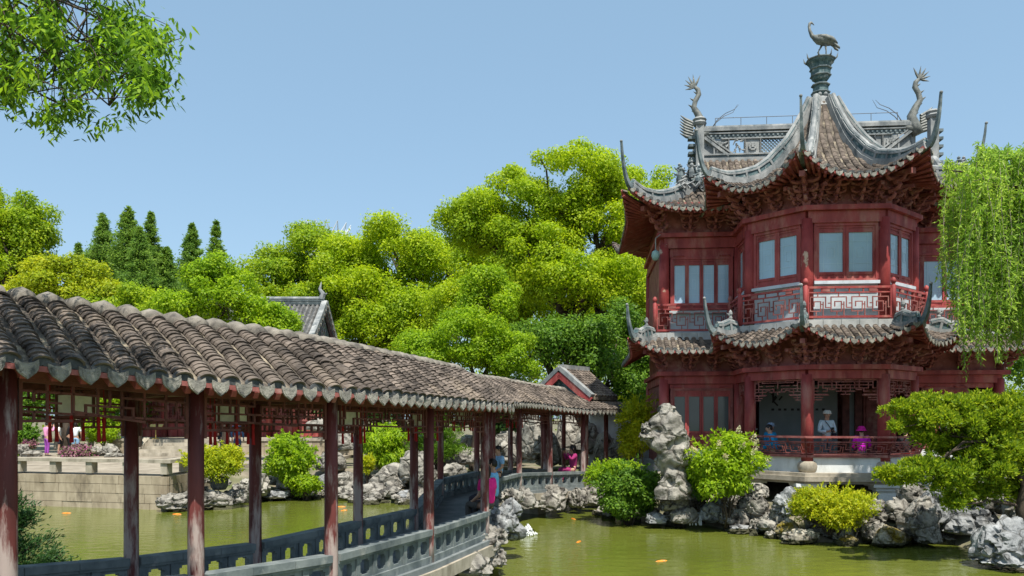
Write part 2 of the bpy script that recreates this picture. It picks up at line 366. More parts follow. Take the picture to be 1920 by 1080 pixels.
for k in range(2):
    mb = MB(); mb.bar((-.1, .32 + k * 2.1, 1.543), (-.1, .32 + (k + 1) * 2.1 - .012, 1.543), .36, .11); mb.build('seat_slab', M['stone'], bench)

# platform and steps before the red hall
PX0, PX1, PY = -20.0, -7.5, 39.7
plat = empty('hall_platform', (PX0, PY, 1.1)); tag(plat, 'beige stone platform with steps in front of the red hall', 'platform')
SX0, SX1 = -18.0, -14.7
for i, (x0, x1) in enumerate(((PX0, SX0 - .35), (SX1, PX1))):
    n = max(1, round((x1 - x0) / 1.3))
    for c, (z0, z1) in enumerate(((0, .4), (.41, .68))):
        for k in range(n):
            w = (x1 - x0) / n
            MB().box(((x0 + (k + .5) * w) - PX0, .2, (z0 + z1) / 2), (w - .015, .4, z1 - z0)).build('stone_block', M['block'], plat)
    MB().box(((x0 + x1) / 2 - PX0, .2, .755), (x1 - x0 + .05, .5, .13)).build('edge_slab', M['stone'], plat)
MB().box(((PX0 + PX1) / 2 - PX0, 6.3, .39), (PX1 - PX0, 11.8, .78)).build('platform_floor', M['pave'], plat)
for k in range(5):
    MB().box(((SX0 + SX1) / 2 - PX0, -1.5 + .34 * k + .8, .08 + .155 * k), (SX1 - SX0, 1.6, .15)).build('step', M['stone'], plat)
mb = MB(); mb.prism([(SX0 - .33 - PX0, -1.6, 0), (SX0 - .33 - PX0, -1.6, .12), (SX0 - .33 - PX0, .1, .86), (SX0 - .33 - PX0, .1, 0)], (.32, 0, 0)); mb.build('sloping_side_slab', M['stone'], plat)
lect = empty('sign_stand', at(292, 823, 40.2)); tag(lect, 'small brass information lectern standing on the platform beside the steps', 'sign')
mb = MB(); mb.tube([(0, 0, 0), (0, 0, .55)], .025, 8); mb.lathe((0, 0, 0), [(.16, 0), (.16, .03), (.03, .05)], 12); mb.build('stand', M['gold'], lect)
mb = MB(); mb.prism([(-.32, -.14, .5), (.32, -.14, .5), (.32, .16, .72), (-.32, .16, .72)], (0, -.012, .022)); mb.build('plate', M['gold'], lect)
# ---------------------------------------------------------------- lattice patterns
def fret(w, h, cell=.26, seed=1, drop=None):
    """stepped fret as segments on a w x h panel; mirrored about the middle"""
    r = random.Random(seed); segs = []
    nx_ = max(4, int(round(w / cell)) // 2 * 2); ny_ = max(2, int(round(h / (cell * .8)))); cx = w / nx_; cy = h / ny_
    H = [[r.random() < .8 for i in range(nx_ // 2)] for j in range(ny_ + 1)]
    V = [[r.random() < .6 for i in range(nx_ // 2 + 1)] for j in range(ny_)]
    for j in range(1, ny_):
        for i in range(nx_ // 2):
            if not H[j][i]: continue
            for x0 in (i * cx, w - (i + 1) * cx): segs.append((x0, j * cy, x0 + cx, j * cy))
    for j in range(ny_):
        for i in range(1, nx_ // 2 + 1):
            if not V[j][i]:
                continue
            for x0 in {round(i * cx, 5), round(w - i * cx, 5)}: segs.append((x0, j * cy, x0, (j + 1) * cy))
    if drop:                            # stepped lower edge: keep what lies above the drop line
        out = []
        for s in segs:
            if min(s[1], s[3]) >= drop((s[0] + s[2]) / 2): out.append(s)
        segs = out
    return segs
def meander(w, h):
    """nested key-fret of the balcony rails"""
    segs = []; n = max(2, int(round(w / .52))); c = w / n
    for i in range(n):
        x = i * c; y1 = h
        segs += [(x + .12 * c, .2 * h, x + .62 * c, .2 * h), (x + .62 * c, .2 * h, x + .62 * c, .62 * h), (x + .3 * c, .62 * h, x + .62 * c, .62 * h), (x + .3 * c, .4 * h, x + .3 * c, .62 * h),
                 (x + .12 * c, .2 * h, x + .12 * c, .82 * h), (x + .12 * c, .82 * h, x + .86 * c, .82 * h), (x + .86 * c, .36 * h, x + .86 * c, .82 * h), (x + .86 * c, .36 * h, x + 1.12 * c if i < n - 1 else x + c, .36 * h),
                 (x + .48 * c, .82 * h, x + .48 * c, h), (x + .4 * c, 0, x + .4 * c, .2 * h), (x + .74 * c, 0, x + .74 * c, .62 * h), (x + .62 * c, .5 * h, x + .74 * c, .5 * h), (x, .55 * h, x + .12 * c, .55 * h)]
    return segs
def lattice(mb, a, b, z0, z1, segs, t=.024, dep=.03, frame=.04, tilt=None):
    """segments on the upright panel from plan point a to b; tilt leans the panel: outward vector per height"""
    a = Vector(a); b = Vector(b); d = Vector((b.x - a.x, b.y - a.y, 0)); ln = d.length; d.normalize()
    sl = (b.z - a.z) / ln if len(a) > 2 else 0
    tl = Vector(tilt) if tilt else Vector((0, 0, 0))
    def P(x, y): return Vector((a.x, a.y, a.z + z0 + sl * x)) + d * x + Vector((0, 0, y)) + tl * y
    H = z1 - z0
    if frame:
        for s in ((0, 0, ln, 0), (0, H, ln, H)): mb.bar(P(s[0], s[1]), P(s[2], s[3]), frame, frame)
        for x in (0, ln): vbar(mb, P(x, 0), P(x, H), d, frame, frame)
    for s in segs:
        if abs(s[1] - s[3]) < 1e-6: mb.bar(P(s[0] - t / 2, s[1]), P(s[2] + t / 2, s[3]), dep, t)
        else: vbar(mb, P(s[0], s[1]), P(s[2], s[3]), d, t, dep * .92)
def vbar(mb, p, q, d, w, dep):
    p = Vector(p); q = Vector(q); n = Vector((d.y, -d.x, 0)); vs = []
    for r_ in (p, q):
        for i, j in ((-1, -1), (1, -1), (1, 1), (-1, 1)): vs.append(r_ + d * (w / 2 * i) + n * (dep / 2 * j))
    mb.add(vs, [(0, 1, 2, 3), (7, 6, 5, 4), (0, 4, 5, 1), (1, 5, 6, 2), (2, 6, 7, 3), (3, 7, 4, 0)])

# ---------------------------------------------------------------- tile pieces
def arc_tile(r0, r1, ln, th, n=6, rise=.72):
    """one barrel tile, lower end at y=0 (raised), upper end at y=ln"""
    m = MB(); vs = []; fs = []
    for (y, rr, dz) in ((0, r0, 0), (ln, r1, -th * .9)):
        for k in range(n + 1):
            q = math.pi * k / n; vs.append((-rr * math.cos(q), y, rr * rise * math.sin(q) + dz))
    for k in range(n + 1):
        q = math.pi * k / n; vs.append((-(r0 - th) * math.cos(q), .002, (r0 - th) * rise * math.sin(q) - .004))
    N = n + 1
    for k in range(n):
        fs.append((k, k + 1, N + k + 1, N + k)); fs.append((2 * N + k, 2 * N + k + 1, k + 1, k))
    return m.add(vs, fs)
TILE = arc_tile(.088, .074, .13, .02)
TILE_ME = TILE.mesh('roof_tile', M['tile'])
def heart(w, h, t):
    m = MB(); pts = []
    for x, y in ((-.5, .08), (-.51, -.2), (-.47, -.45), (-.36, -.66), (-.17, -.84), (0, -1), (.17, -.84), (.36, -.66), (.47, -.45), (.51, -.2), (.5, .08), (.25, -.08), (0, -.13), (-.25, -.08)):
        pts.append((x * w, 0, y * h))
    m.prism(pts, (0, t, 0))
    inner = [(x * .72, -.006, z * .76 - .035 * h - .02) for x, _, z in pts]
    m.prism(inner, (0, .008, 0)); return m
DRIP_ME = heart(.175, .15, .022).mesh('drip_tile', M['drip'])
DRIPS_ME = heart(.17, .15, .022).mesh('drip_tile_small', M['drip'])
def halfdisc(r, t):
    m = MB(); pts = [(r * math.cos(math.pi * k / 8), 0, r * .8 * math.sin(math.pi * k / 8)) for k in range(9)]
    pts += [(-r * .5, 0, -.025), (0, 0, -.01), (r * .5, 0, -.025)]
    return m.prism(pts, (0, t, 0))
CAP_ME = halfdisc(.102, .03).mesh('tile_end_cap', M['capdark'])
CAPS_ME = halfdisc(.08, .025).mesh('tile_end_cap_small', M['capdark'])

# ---------------------------------------------------------------- covered corridor bridge
near = [(-6.3, 4.2, .42), (-5.3, 5.35, .33), (-4.28, 6.78, .22), (-3.20, 8.1, .12), (-2.17, 9.6, .07), (-1.26, 12.1, .03), (-.50, 14.7, 0), (-.50, 17.4, .06), (-.50, 20.5, .15), (.2, 22.5, .17), (1.15, 24.2, .08), (2.29, 25.8, 0)]
far_ = [(-7.5, 5.2, .42), (-6.45, 6.3, .33), (-5.4, 7.7, .22), (-4.33, 9.1, .12), (-3.37, 10.5, .07), (-2.52, 13.1, .03), (-1.85, 15.1, 0), (-1.86, 17.7, .06), (-1.84, 20.6, .15), (-1.02, 23.2, .17), (-.05, 25.1, .08), (1.12, 26.9, 0)]
near = [Vector(p) for p in near]; far_ = [Vector(p) for p in far_]; NB = len(near)
cor = empty('covered_corridor_bridge', (-1.2, 14.9, 0)); CO = Vector((-1.2, 14.9, 0))
tag(cor, 'long covered wooden corridor bridge with grey barrel tile roof over the pond', 'covered bridge')
def cr(P, i, t):                        # Catmull-Rom on the column lines
    a, b, c, d = P[max(i - 1, 0)], P[i], P[min(i + 1, NB - 1)], P[min(i + 2, NB - 1)]
    return .5 * ((2 * b) + (c - a) * t + (2 * a - 5 * b + 4 * c - d) * t * t + (3 * b - a - 3 * c + d) * t ** 3)
def path(P, s): i = min(int(s), NB - 2); return cr(P, i, s - i) if not (5.0 < s < 8.3) else P[i].lerp(P[i + 1], s - i)
# arc-length table of the ridge line
tab = [0]; S = np.linspace(0, NB - 1, 441); prev = None; mids = []
for s in S:
    m_ = (path(near, s) + path(far_, s)) / 2; mids.append(m_)
    if prev is not None: tab.append(tab[-1] + (m_ - prev).length)
    prev = m_
def s_at(l): return float(np.interp(l, tab, S))
RIDGE, EAVE, OV = 3.80, 3.13, .5
def roof_pt(s, u):                      # u = 1 near eave, 0 ridge, -1 far eave
    n_, f_ = path(near, s), path(far_, s); o = (n_ - f_); o.z = 0; hw = o.length / 2 + OV; o.normalize()
    c = (n_ + f_) / 2; e = .3
    k = (math.sqrt(u * u + e * e) - e) / (math.sqrt(1 + e * e) - e)
    return Vector((c.x + o.x * hw * u, c.y + o.y * hw * u, c.z + RIDGE + (EAVE - RIDGE) * k)), o
roof = empty('roof', (0, 0, 0), 0, cor); roof.location = (0, 0, 0)
# under-boards and pan surface
mbp, mbu = MB(), MB(); us = np.linspace(-1, 1, 17); ss = np.linspace(0, NB - 1, 111)
for mbx, dz in ((mbp, 0), (mbu, -.07)):
    vs = [roof_pt(s, u * (1 if dz == 0 else .985))[0] - CO + Vector((0, 0, dz)) for s in ss for u in us]
    fs = [(i * 17 + j, i * 17 + j + 1, (i + 1) * 17 + j + 1, (i + 1) * 17 + j) for i in range(110) for j in range(16)]
    mbx.add(vs, fs)
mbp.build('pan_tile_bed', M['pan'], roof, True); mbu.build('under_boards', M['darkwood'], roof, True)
for sgn in (1, -1):
    mbe = MB()
    for i in range(110):
        a = roof_pt(ss[i], sgn)[0] - CO; b = roof_pt(ss[i + 1], sgn)[0] - CO
        mbe.bar(a + Vector((0, 0, -.04)), b + Vector((0, 0, -.04)), .03, .045)
    mbe.build('eave_board', M['redwood'], roof)
SP = .25; total = tab[-1]; nrow = int(total / SP); rows = []
stuffb = MB(); capb = MB(); humps = MB(); dripb = MB(); tiles = []
tv = np.array(TILE.v)
for k in range(nrow):
    s = s_at((k + .5) * SP); sm = s_at((k + 1) * SP)
    for sgn in (1, -1):
        # arc of the slope from eave to near the ridge
        U = np.linspace(1, 0, 60); pts = [roof_pt(s, sgn * u)[0] for u in U]
        acc = [0]
        for a, b in zip(pts, pts[1:]): acc.append(acc[-1] + (b - a).length)
        ex = .066; nt = int((acc[-1] - .12) / ex)
        for j in range(nt):
            u = float(np.interp(j * ex, acc, U)); u2 = float(np.interp(j * ex + .1, acc, U))
            p, o = roof_pt(s, sgn * u); q, _ = roof_pt(s, sgn * u2)
            y = (q - p).normalized(); x = Vector((o.y, -o.x, 0)) * -sgn; x = (x - y * x.dot(y)).normalized(); z = x.cross(y)
            if z.z < 0: x = -x; z = -z
            Mx = Matrix((x, y, z)).transposed().to_4x4()
            slip = rnd.random() < .05; jit = Vector((rnd.gauss(0, .004), rnd.gauss(0, .004), rnd.uniform(.004, .014) + (.012 if slip else 0)))
            Mx = Matrix.Translation(p - CO + z * .012 + jit) @ Mx @ Matrix.Rotation(rnd.gauss(0, .2 if slip else .04), 4, 'Z') @ Matrix.Rotation(rnd.gauss(0, .05 if slip else .015), 4, 'X')
            tiles.append((p.y if sgn > 0 and p.y > 5.9 else 99, Mx))
        # mortared hump at the crown of each row
        if sgn == 1:
            U2 = np.linspace(.17, -.17, 7); hp = [roof_pt(s, u)[0] - CO + Vector((0, 0, .02 + rnd.uniform(0, .02))) for u in U2]
            humps.tube(hp, [.088, .1, .106, .108, .106, .1, .088], 8)
        p, o = roof_pt(s, sgn * 1.0); rz = math.atan2(o.y * sgn, o.x * sgn) + math.pi / 2
        pc = p - CO + Vector((o.x * sgn, o.y * sgn, 0)) * .012
        pd, od = roof_pt(sm, sgn * 1.0); pdd = pd - CO + Vector((od.x * sgn, od.y * sgn, 0)) * .03 + Vector((0, 0, .015))
        rzd = math.atan2(od.y * sgn, od.x * sgn) + math.pi / 2
        if sgn == 1 and p.y > 5.5:
            inst('tile_end_cap', CAP_ME, pc, (0, 0, rz), roof)
            inst('drip_tile', DRIP_ME, pdd, (R(rnd.gauss(-6, 3)), R(rnd.gauss(0, 2.5)), rzd), roof)
        elif p.y > 5.5:
            for me, pp, zz in ((CAP_ME, pc, rz), (DRIP_ME, pdd, rzd)):
                dripb.add([Matrix.Translation(pp) @ Matrix.Rotation(zz, 4, 'Z') @ v.co for v in me.vertices], [tuple(f.vertices) for f in me.polygons])
tiles.sort(key=lambda t: t[0])
for i, (d_, Mx) in enumerate(tiles):
    if i < 300:
        o = bpy.data.objects.new('roof_tile', TILE_ME); o.matrix_basis = Mx; link(o, roof)
    else:
        m3 = np.array(Mx); vv = tv @ m3[:3, :3].T + m3[:3, 3]
        stuffb.add(vv.tolist(), TILE.f)
stuff(stuffb.build('roof_tiles', M['tile'], roof)); stuff(humps.build('ridge_humps', M['hump'], roof, True)); stuff(dripb.build('far_side_drip_tiles', M['drip'], roof))
# rafters
mbr = MB()
for k in range(int(total / .24)):
    s = s_at((k + .5) * .24)
    if path(near, s).y < 6: continue
    for sgn in (1, -1):
        a, o = roof_pt(s, sgn * 1.0); b, _ = roof_pt(s, sgn * .2); mbr.bar(a - CO + Vector((0, 0, -.1)), b - CO + Vector((0, 0, -.11)), .055, .07)
stuff(mbr.build('rafters', M['rafter'], roof))
# columns, beams, friezes, rails, floor
FL, RT = .70, 1.20
def colmesh(P, lo): 
    mb = MB(); mb.lathe((0, 0, 0), [(.085, 0), (.082, .3), (.08, 1.2), (.077, 2.46)], 14)
    return mb
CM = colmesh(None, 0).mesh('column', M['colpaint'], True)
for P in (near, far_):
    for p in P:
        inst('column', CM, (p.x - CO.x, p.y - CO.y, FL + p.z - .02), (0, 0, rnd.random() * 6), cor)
def bay_rail(a, b, seed):
    d = Vector((b.x - a.x, b.y - a.y, 0)); ln = d.length; d.normalize(); n = Vector((d.y, -d.x, 0))
    r = empty('railing', (a.x - CO.x, a.y - CO.y, FL), 0, cor)
    def P(x, z): return d * x + Vector((0, 0, z + lerp(a.z, b.z, x / ln)))
    x0, x1 = .06, ln - .06; nc = max(2, round(ln / .62))
    for k in range(nc):
        c = MB(); e0 = lerp(x0, x1, k / nc) + .003; e1 = lerp(x0, x1, (k + 1) / nc) - .003
        c.bar(P(e0, .46), P(e1, .46), .2, .085); c.bar(P(e0, .40), P(e1, .40), .15, .034); c.build('cap_stone', M['greystone'], r)
    c = MB(); c.bar(P(x0, .05), P(x1, .05), .16, .1); c.build('base_stone', M['greystone'], r)
    npn = max(2, round(ln / .47)); w = (x1 - x0) / npn
    for k in range(npn):
        c = MB(); xa = x0 + k * w; xb = xa + w
        def ub(xp, xq, zp, zq, th):
            pl = [P(xp, zp), P(xq, zp), P(xq, zq), P(xp, zq)]
            c.prism([q - n * th / 2 for q in pl], n * th)
        ub(xa + .002, xa + .09, .1, .383, .12); ub(xb - .035, xb - .002, .1, .383, .085)
        ub(xa + .09, xb - .035, .1, .145, .08); ub(xa + .09, xb - .035, .34, .383, .08)
        ub(xa + .09, xa + .125, .145, .34, .08); ub(xb - .072, xb - .035, .145, .34, .08)
        for xx in (xa + .125, xb - .072 - .032):
            for zz in (.145, .312): ub(xx, xx + .032, zz, zz + .028, .079)
        c.build('panel', M['greystone'], r)
for P in (near, far_):
    for i in range(1, NB - 1): bay_rail(P[i], P[i + 1], i)
lant = []
for P, side in ((near, 1), (far_, -1)):
    for i in range(1, NB - 1):
        a, b = P[i], P[i + 1]; A = a - CO; B = b - CO
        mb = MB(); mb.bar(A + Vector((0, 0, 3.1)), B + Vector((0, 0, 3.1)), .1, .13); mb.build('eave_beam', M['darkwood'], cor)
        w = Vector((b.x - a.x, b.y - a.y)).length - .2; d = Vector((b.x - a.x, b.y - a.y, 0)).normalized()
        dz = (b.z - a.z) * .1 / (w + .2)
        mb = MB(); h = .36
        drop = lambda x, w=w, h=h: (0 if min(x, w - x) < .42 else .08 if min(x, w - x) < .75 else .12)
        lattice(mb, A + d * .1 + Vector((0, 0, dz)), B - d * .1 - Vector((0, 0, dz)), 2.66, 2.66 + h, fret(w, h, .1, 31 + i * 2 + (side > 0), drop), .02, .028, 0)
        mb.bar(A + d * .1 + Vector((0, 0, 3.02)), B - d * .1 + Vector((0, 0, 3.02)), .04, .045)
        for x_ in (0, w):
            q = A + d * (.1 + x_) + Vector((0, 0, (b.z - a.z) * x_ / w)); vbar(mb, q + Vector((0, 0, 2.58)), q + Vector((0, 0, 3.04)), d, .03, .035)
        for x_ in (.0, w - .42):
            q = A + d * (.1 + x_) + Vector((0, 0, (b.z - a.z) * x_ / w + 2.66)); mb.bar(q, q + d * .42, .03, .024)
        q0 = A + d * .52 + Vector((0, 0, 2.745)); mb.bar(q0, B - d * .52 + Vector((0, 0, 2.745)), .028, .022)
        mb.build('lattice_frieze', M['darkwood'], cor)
for i in range(1, NB):
    a, b = near[i] - CO, far_[i] - CO
    mb = MB(); mb.bar(a + Vector((0, 0, 3.09)), b + Vector((0, 0, 3.09)), .12, .15); mb.tube([(a + b) / 2 + Vector((0, 0, 3.05)), (a + b) / 2 + Vector((0, 0, 3.66))], .05, 8); mb.build('tie_beam', M['darkwood'], cor)
for i in range(1, NB - 1):
    a, b, c, d = [q - CO for q in (near[i], near[i + 1], far_[i + 1], far_[i])]
    oa = (a - d); oa.z = 0; oa.normalize(); ob = (b - c); ob.z = 0; ob.normalize()
    A, B, C, D = a + oa * .16, b + ob * .16, c - ob * .16, d - oa * .16
    mb = MB(); z = Vector((0, 0, FL - .001)); mb.prism([A + z, B + z, C + z, D + z], (0, 0, -.12)); mb.build('floor_slab', M['floorstone'], cor)
    mb = MB(); z2 = Vector((0, 0, FL - .19)); sh = oa * .05
    mb.bar(A + z2 - sh, B + z2 - sh, .2, .2); mb.bar(D + z2 + sh, C + z2 + sh, .2, .2); mb.build('stone_beam', M['stone'], cor)
    mb = MB(); mb.bar((a + d) / 2 + Vector((0, 0, -.05)) - oa * .45, (a + d) / 2 + Vector((0, 0, -.05)) + oa * .45, .4, 1.1); mb.build('pier', M['stone'], cor)
# landing ramp that carries the corridor up to the pavilion bank
ramp_o = empty('stone_ramp', (2.3, 26, 0)); tag(ramp_o, 'stone ramp slab rising from the corridor bridge to the pavilion bank', 'ramp')
mb = MB(); mb.bar((.1, -.2, .58), (2.9, -1.2, 1.28), .35, .22); mb.build('edge_stone', M['stone'], ramp_o)
mb = MB(); mb.prism([(-.6, .9, .5), (.1, 0, .5), (2.9, -1.0, 1.2), (3.4, .8, 1.2), (.2, 2, .5)], (0, 0, .13)); mb.build('ramp_floor', M['stone'], ramp_o)

# hanging palace lanterns
def lantern(c, label, n=6, r=.19):
    t = empty('palace_lantern', c, rnd.random()); tag(t, label, 'lantern', 'lanterns hanging in the corridor')
    H = .32
    f = MB(); P = [(r * math.cos(2 * math.pi * k / n), r * math.sin(2 * math.pi * k / n)) for k in range(n)]
    for z in (0, .05, H - .05, H):
        for k in range(n): f.bar((*P[k], z), (*P[(k + 1) % n], z), .022, .022)
    for k in range(n):
        f.tube([(*P[k], -.06), (*P[k], H + .06)], .013, 6); f.tube([(P[k][0], P[k][1], H + .05), (P[k][0] * 1.35, P[k][1] * 1.35, H + .1)], [.014, .008], 5)
        f.bar((P[k][0], P[k][1], H), (0, 0, H + .02), .02, .02)
    f.tube([(0, 0, H), (0, 0, H + .25)], .012, 6); f.build('frame', M['darkwood'], t)
    for k in range(n):
        a, b = Vector((*P[k], 0)) * .97, Vector((*P[(k + 1) % n], 0)) * .97; q = MB(); e = (b - a)
        q.prism([a + e * .08 + Vector((0, 0, .06)), b - e * .08 + Vector((0, 0, .06)), b - e * .08 + Vector((0, 0, H - .06)), a + e * .08 + Vector((0, 0, H - .06))], -(a + b).normalized() * .006); q.build('pane', M['paper'], t)
    for k in range(n):
        q = MB(); x, y = P[k][0] * 1.3, P[k][1] * 1.3
        q.tube([(x, y, H + .1), (x, y, .06)], .004, 4); q.tube([(x, y, .06), (x, y, .0), (x, y, -.02), (x + .004, y, -.2)], [.012, .02, .014, .02], 7); q.build('tassel', M['tassel'], t)
wh = {2: 'before the people on the terrace', 3: 'above the potted shrub', 4: 'before the weeping shrub', 5: 'just left of the woman in pink', 7: 'behind the woman in pink', 9: 'near the woman in purple'}
for i, w in wh.items():
    c = (near[i] + near[i + 1] + far_[i] + far_[i + 1]) / 4
    lantern((c.x, c.y, c.z + 2.7), 'palace lantern with red tassels ' + w)
# ---------------------------------------------------------------- the red pavilion (local axes: x along the front, y into the building)
PHI = R(5)
pav = empty('pavilion_hall', (9.17, 22.0, 0), -PHI)
tag(pav, 'two storey red timber pavilion hall with upswept grey tiled roofs on the pond bank', 'pavilion')
def pw(u, v, z): c, s = math.cos(PHI), math.sin(PHI); return Vector((9.17 + u * c + v * s, 22 - u * s + v * c, z))
V2 = lambda x, y: Vector((x, y, 0))
WY, WX0, WX1, BY = 3.0, -4.62, 5.5, 8.2
ring = [V2(WX0, BY), V2(WX0, WY), V2(-2.3, WY), V2(-2.3, 1.3), V2(-1.02, 0), V2(1.02, 0), V2(2.3, 1.3), V2(2.3, WY), V2(WX1, WY), V2(WX1, BY)]
def turn(a, b, c):
    d1 = (b - a).normalized(); d2 = (c - b).normalized(); return math.atan2(d1.x * d2.y - d1.y * d2.x, d1.dot(d2))
def outn(a, b): d = (b - a).normalized(); return Vector((d.y, -d.x, 0))
def offset_ring(P, o, closed_ends=True):
    Q = []
    for i in range(len(P)):
        a = P[i - 1] if i > 0 else None; c = P[i + 1] if i < len(P) - 1 else None; b = P[i]
        if a is None: Q.append(b + outn(b, c) * o)
        elif c is None: Q.append(b + outn(a, b) * o)
        else:
            n1, n2 = outn(a, b), outn(b, c); bis = (n1 + n2).normalized(); Q.append(b + bis * (o / bis.dot(n1)))
    return Q
# --- foundation: stone pillars, moulded ledge, floor, low white wall
FZ = 1.42
for u, v in ((-1.02, 0), (1.02, 0), (-2.3, 1.3), (2.3, 1.3), (-2.3, 2.8), (2.3, 2.8)):
    mb = MB(); mb.box((u, v, .45), (.46, .46, 1.1)); mb.box((u, v, .99), (.62, .62, .1)); mb.box((u, v, 1.085), (.8, .8, .09)); mb.build('stone_pillar', M['plaster'], pav)
led = [V2(-2.3, 3.4)] + ring[3:7] + [V2(2.3, 3.4)]
for nm, o, z0, z1 in (('stone_ledge', .42, 1.13, 1.2), ('stone_ledge', .5, 1.2, 1.33), ('stone_ledge', .4, 1.33, FZ)):
    Q = offset_ring(led, o); mb = MB(); mb.prism([Vector((q.x, q.y, z0)) for q in Q], (0, 0, z1 - z0)); mb.build(nm, M['stone'] if z1 < FZ else M['stone'], pav)
mb = MB(); mb.box(((WX0 + WX1) / 2, 5.7, .7), (WX1 - WX0 + .5, 5.2, 1.41)); mb.build('plinth', M['brickgrey'], pav)
mb = MB(); mb.box((0, 2.6, .4), (4.2, .2, 1.5)); mb.build('undercroft_shade_panel', M['capdark'], pav)  # near-black panel standing in for the shade of the open void under the floor
# --- columns
CR = .165
def column_me(z0, z1, mat, nm): return MB().lathe((0, 0, 0), [(CR, 0), (CR, (z1 - z0) * .6), (CR * .95, z1 - z0)], 18).mesh(nm, mat, True)
lowC = column_me(1.72, 4.12, M['red'], 'column'); upC = column_me(5.5, 8.4, M['redpeel'], 'column_upper')
drum = MB().lathe((0, 0, 0), [(.2, 0), (.245, .06), (.265, .16), (.25, .25), (.19, .31)], 20).mesh('drum_base', M['stone'], True)
colpts = [ring[i] for i in (1, 2, 3, 4, 5, 6, 7, 8)]
for p in colpts:
    c = inst('column', lowC, (p.x, p.y, 1.72), (0, 0, rnd.random() * 6), pav); inst('drum_base', drum, (0, 0, -.3), (0, 0, 0), c)
    inst('column', upC, (p.x, p.y, 5.5), (0, 0, rnd.random() * 6), pav)
for p in (ring[0], ring[-1]):
    inst('column', lowC, (p.x, p.y, 1.72), (0, 0, 0), pav); inst('column', upC, (p.x, p.y, 5.5), (0, 0, 0), pav)
edges = [(ring[i], ring[i + 1]) for i in range(len(ring) - 1)]
def beam(nm, a, b, z0, z1, w, mat, o=0, ext=0):
    n = outn(a, b) * o; d = (b - a).normalized() * ext; mb = MB()
    mb.bar(a + n - d + Vector((0, 0, (z0 + z1) / 2)), b + n + d + Vector((0, 0, (z0 + z1) / 2)), w, z1 - z0); return mb.build(nm, mat, pav)
for k, (a, b) in enumerate(edges):
    beam('lintel_beam', a, b, 4.0, 4.24, .24, M['red']); beam('lintel_beam', a, b, 8.28, 8.6, .24, M['red'])
for z0, z1 in ((4.25, 4.38), (8.61, 8.74)):
    Q = offset_ring(ring, .24); Qi = offset_ring(ring, -.15)
    for i in range(len(ring) - 1):
        mb = MB(); mb.prism([Vector((q.x, q.y, z0)) for q in (Q[i], Q[i + 1], Qi[i + 1], Qi[i])], (0, 0, z1 - z0)); mb.build('cornice_board', M['red'], pav)
# bracket-zone backing boards
for k, (a, b) in enumerate(edges):
    beam('bracket_board', a, b, 4.38, 5.3, .1, M['redwood'], -.02); beam('bracket_board', a, b, 8.74, 9.75, .1, M['redwood'], -.02)
# --- windows
def window(a, b, z0, z1, n, glass, solid=.0, top=.0, lat=False):
    d = (b - a).normalized(); nn = outn(a, b); ln = (b - a).length
    w = empty('window', (a.x, a.y, 0), 0, pav)
    f = MB()
    def P(x, z, o=0): return d * x + nn * o + Vector((0, 0, z))
    f.bar(P(0, z0 + .03), P(ln, z0 + .03), .14, .07); f.bar(P(0, z1 - .03), P(ln, z1 - .03), .14, .08)
    for x in (.03, ln - .03): vbar(f, P(x, z0 + .06), P(x, z1 - .06), d, .08, .13)
    f.build('frame', M['redwood'] if lat else M['red'], w)
    iw = (ln - .12) / n
    for k in range(n):
        x0 = .06 + k * iw; x1 = x0 + iw; s = MB(); t = .055 if n > 2 else .075
        for x in (x0 + t / 2 + .004, x1 - t / 2 - .004): vbar(s, P(x, z0 + .066), P(x, z1 - .07), d, t, .075)
        for z, h in ((z0 + .1, .07), (z0 + .22, .07), (z1 - .22, .06), (z1 - .1, .06)): s.bar(P(x0 + t, z), P(x1 - t, z), .07, h)
        s.bar(P(x0 + t, z0 + .15), P(x1 - t, z0 + .15), .03, .16); s.bar(P(x0 + t, z1 - .16), P(x1 - t, z1 - .16), .03, .12)
        s.build('sash', M['red'], w)
        g = MB(); g.prism([P(x0 + t, z0 + .25, -.012), P(x1 - t, z0 + .25, -.012), P(x1 - t, z1 - .25, -.012), P(x0 + t, z1 - .25, -.012)], nn * .012); g.build('pane', glass, w)
        la = MB()
        if lat: lattice(la, a * 0 + P(x0 + t, 0, -.035), P(x1 - t, 0, -.035), z1 - .9, z1 - .25, fret(iw - 2 * t, .65, .13, 5 + k), .014, .012, 0)
        else:
            zz0, zz1 = z0 + .25, z1 - .25; a_, b_ = P(x0 + t, 0, .006), P(x1 - t, 0, .006); wi = (b_ - a_).length; hi_ = zz1 - zz0
            sg = [(wi * .2, 0, wi * .2, hi_), (wi * .8, 0, wi * .8, hi_), (0, hi_ * .22, wi, hi_ * .22), (0, hi_ * .78, wi, hi_ * .78), (wi * .35, hi_ * .38, wi * .65, hi_ * .38), (wi * .35, hi_ * .62, wi * .65, hi_ * .62), (wi * .35, hi_ * .38, wi * .35, hi_ * .62), (wi * .65, hi_ * .38, wi * .65, hi_ * .62)]
            lattice(la, a_, b_, zz0, zz1, sg, .018, .004, 0)
        if la.v: la.build('inner_lattice', M['redwood'] if lat else M['palebar'], w)
    for x in (.25, ln - .25):
        q = MB(); q.tube([P(x - .16, z1 + .03, .07), P(x + .16, z1 + .03, .07)], .028, 6); q.build('hinge_pole', M['red'], w)
    return w
def shrink(a, b, m): d = (b - a).normalized(); return a + d * m, b - d * m
for i, n in ((3, 2), (4, 2), (5, 2)):
    window(*shrink(ring[i], ring[i + 1], .17), 6.68, 8.27, n, M['glass'])
window(*shrink(ring[1], ring[2], .2), 6.3, 8.0, 4, M['glass']); window(*shrink(ring[7], ring[8], .2), 6.3, 8.0, 4, M['glass'])
for i in (2, 6): window(*shrink(ring[i], ring[i + 1], .17), 6.68, 8.27, 2, M['glass'])
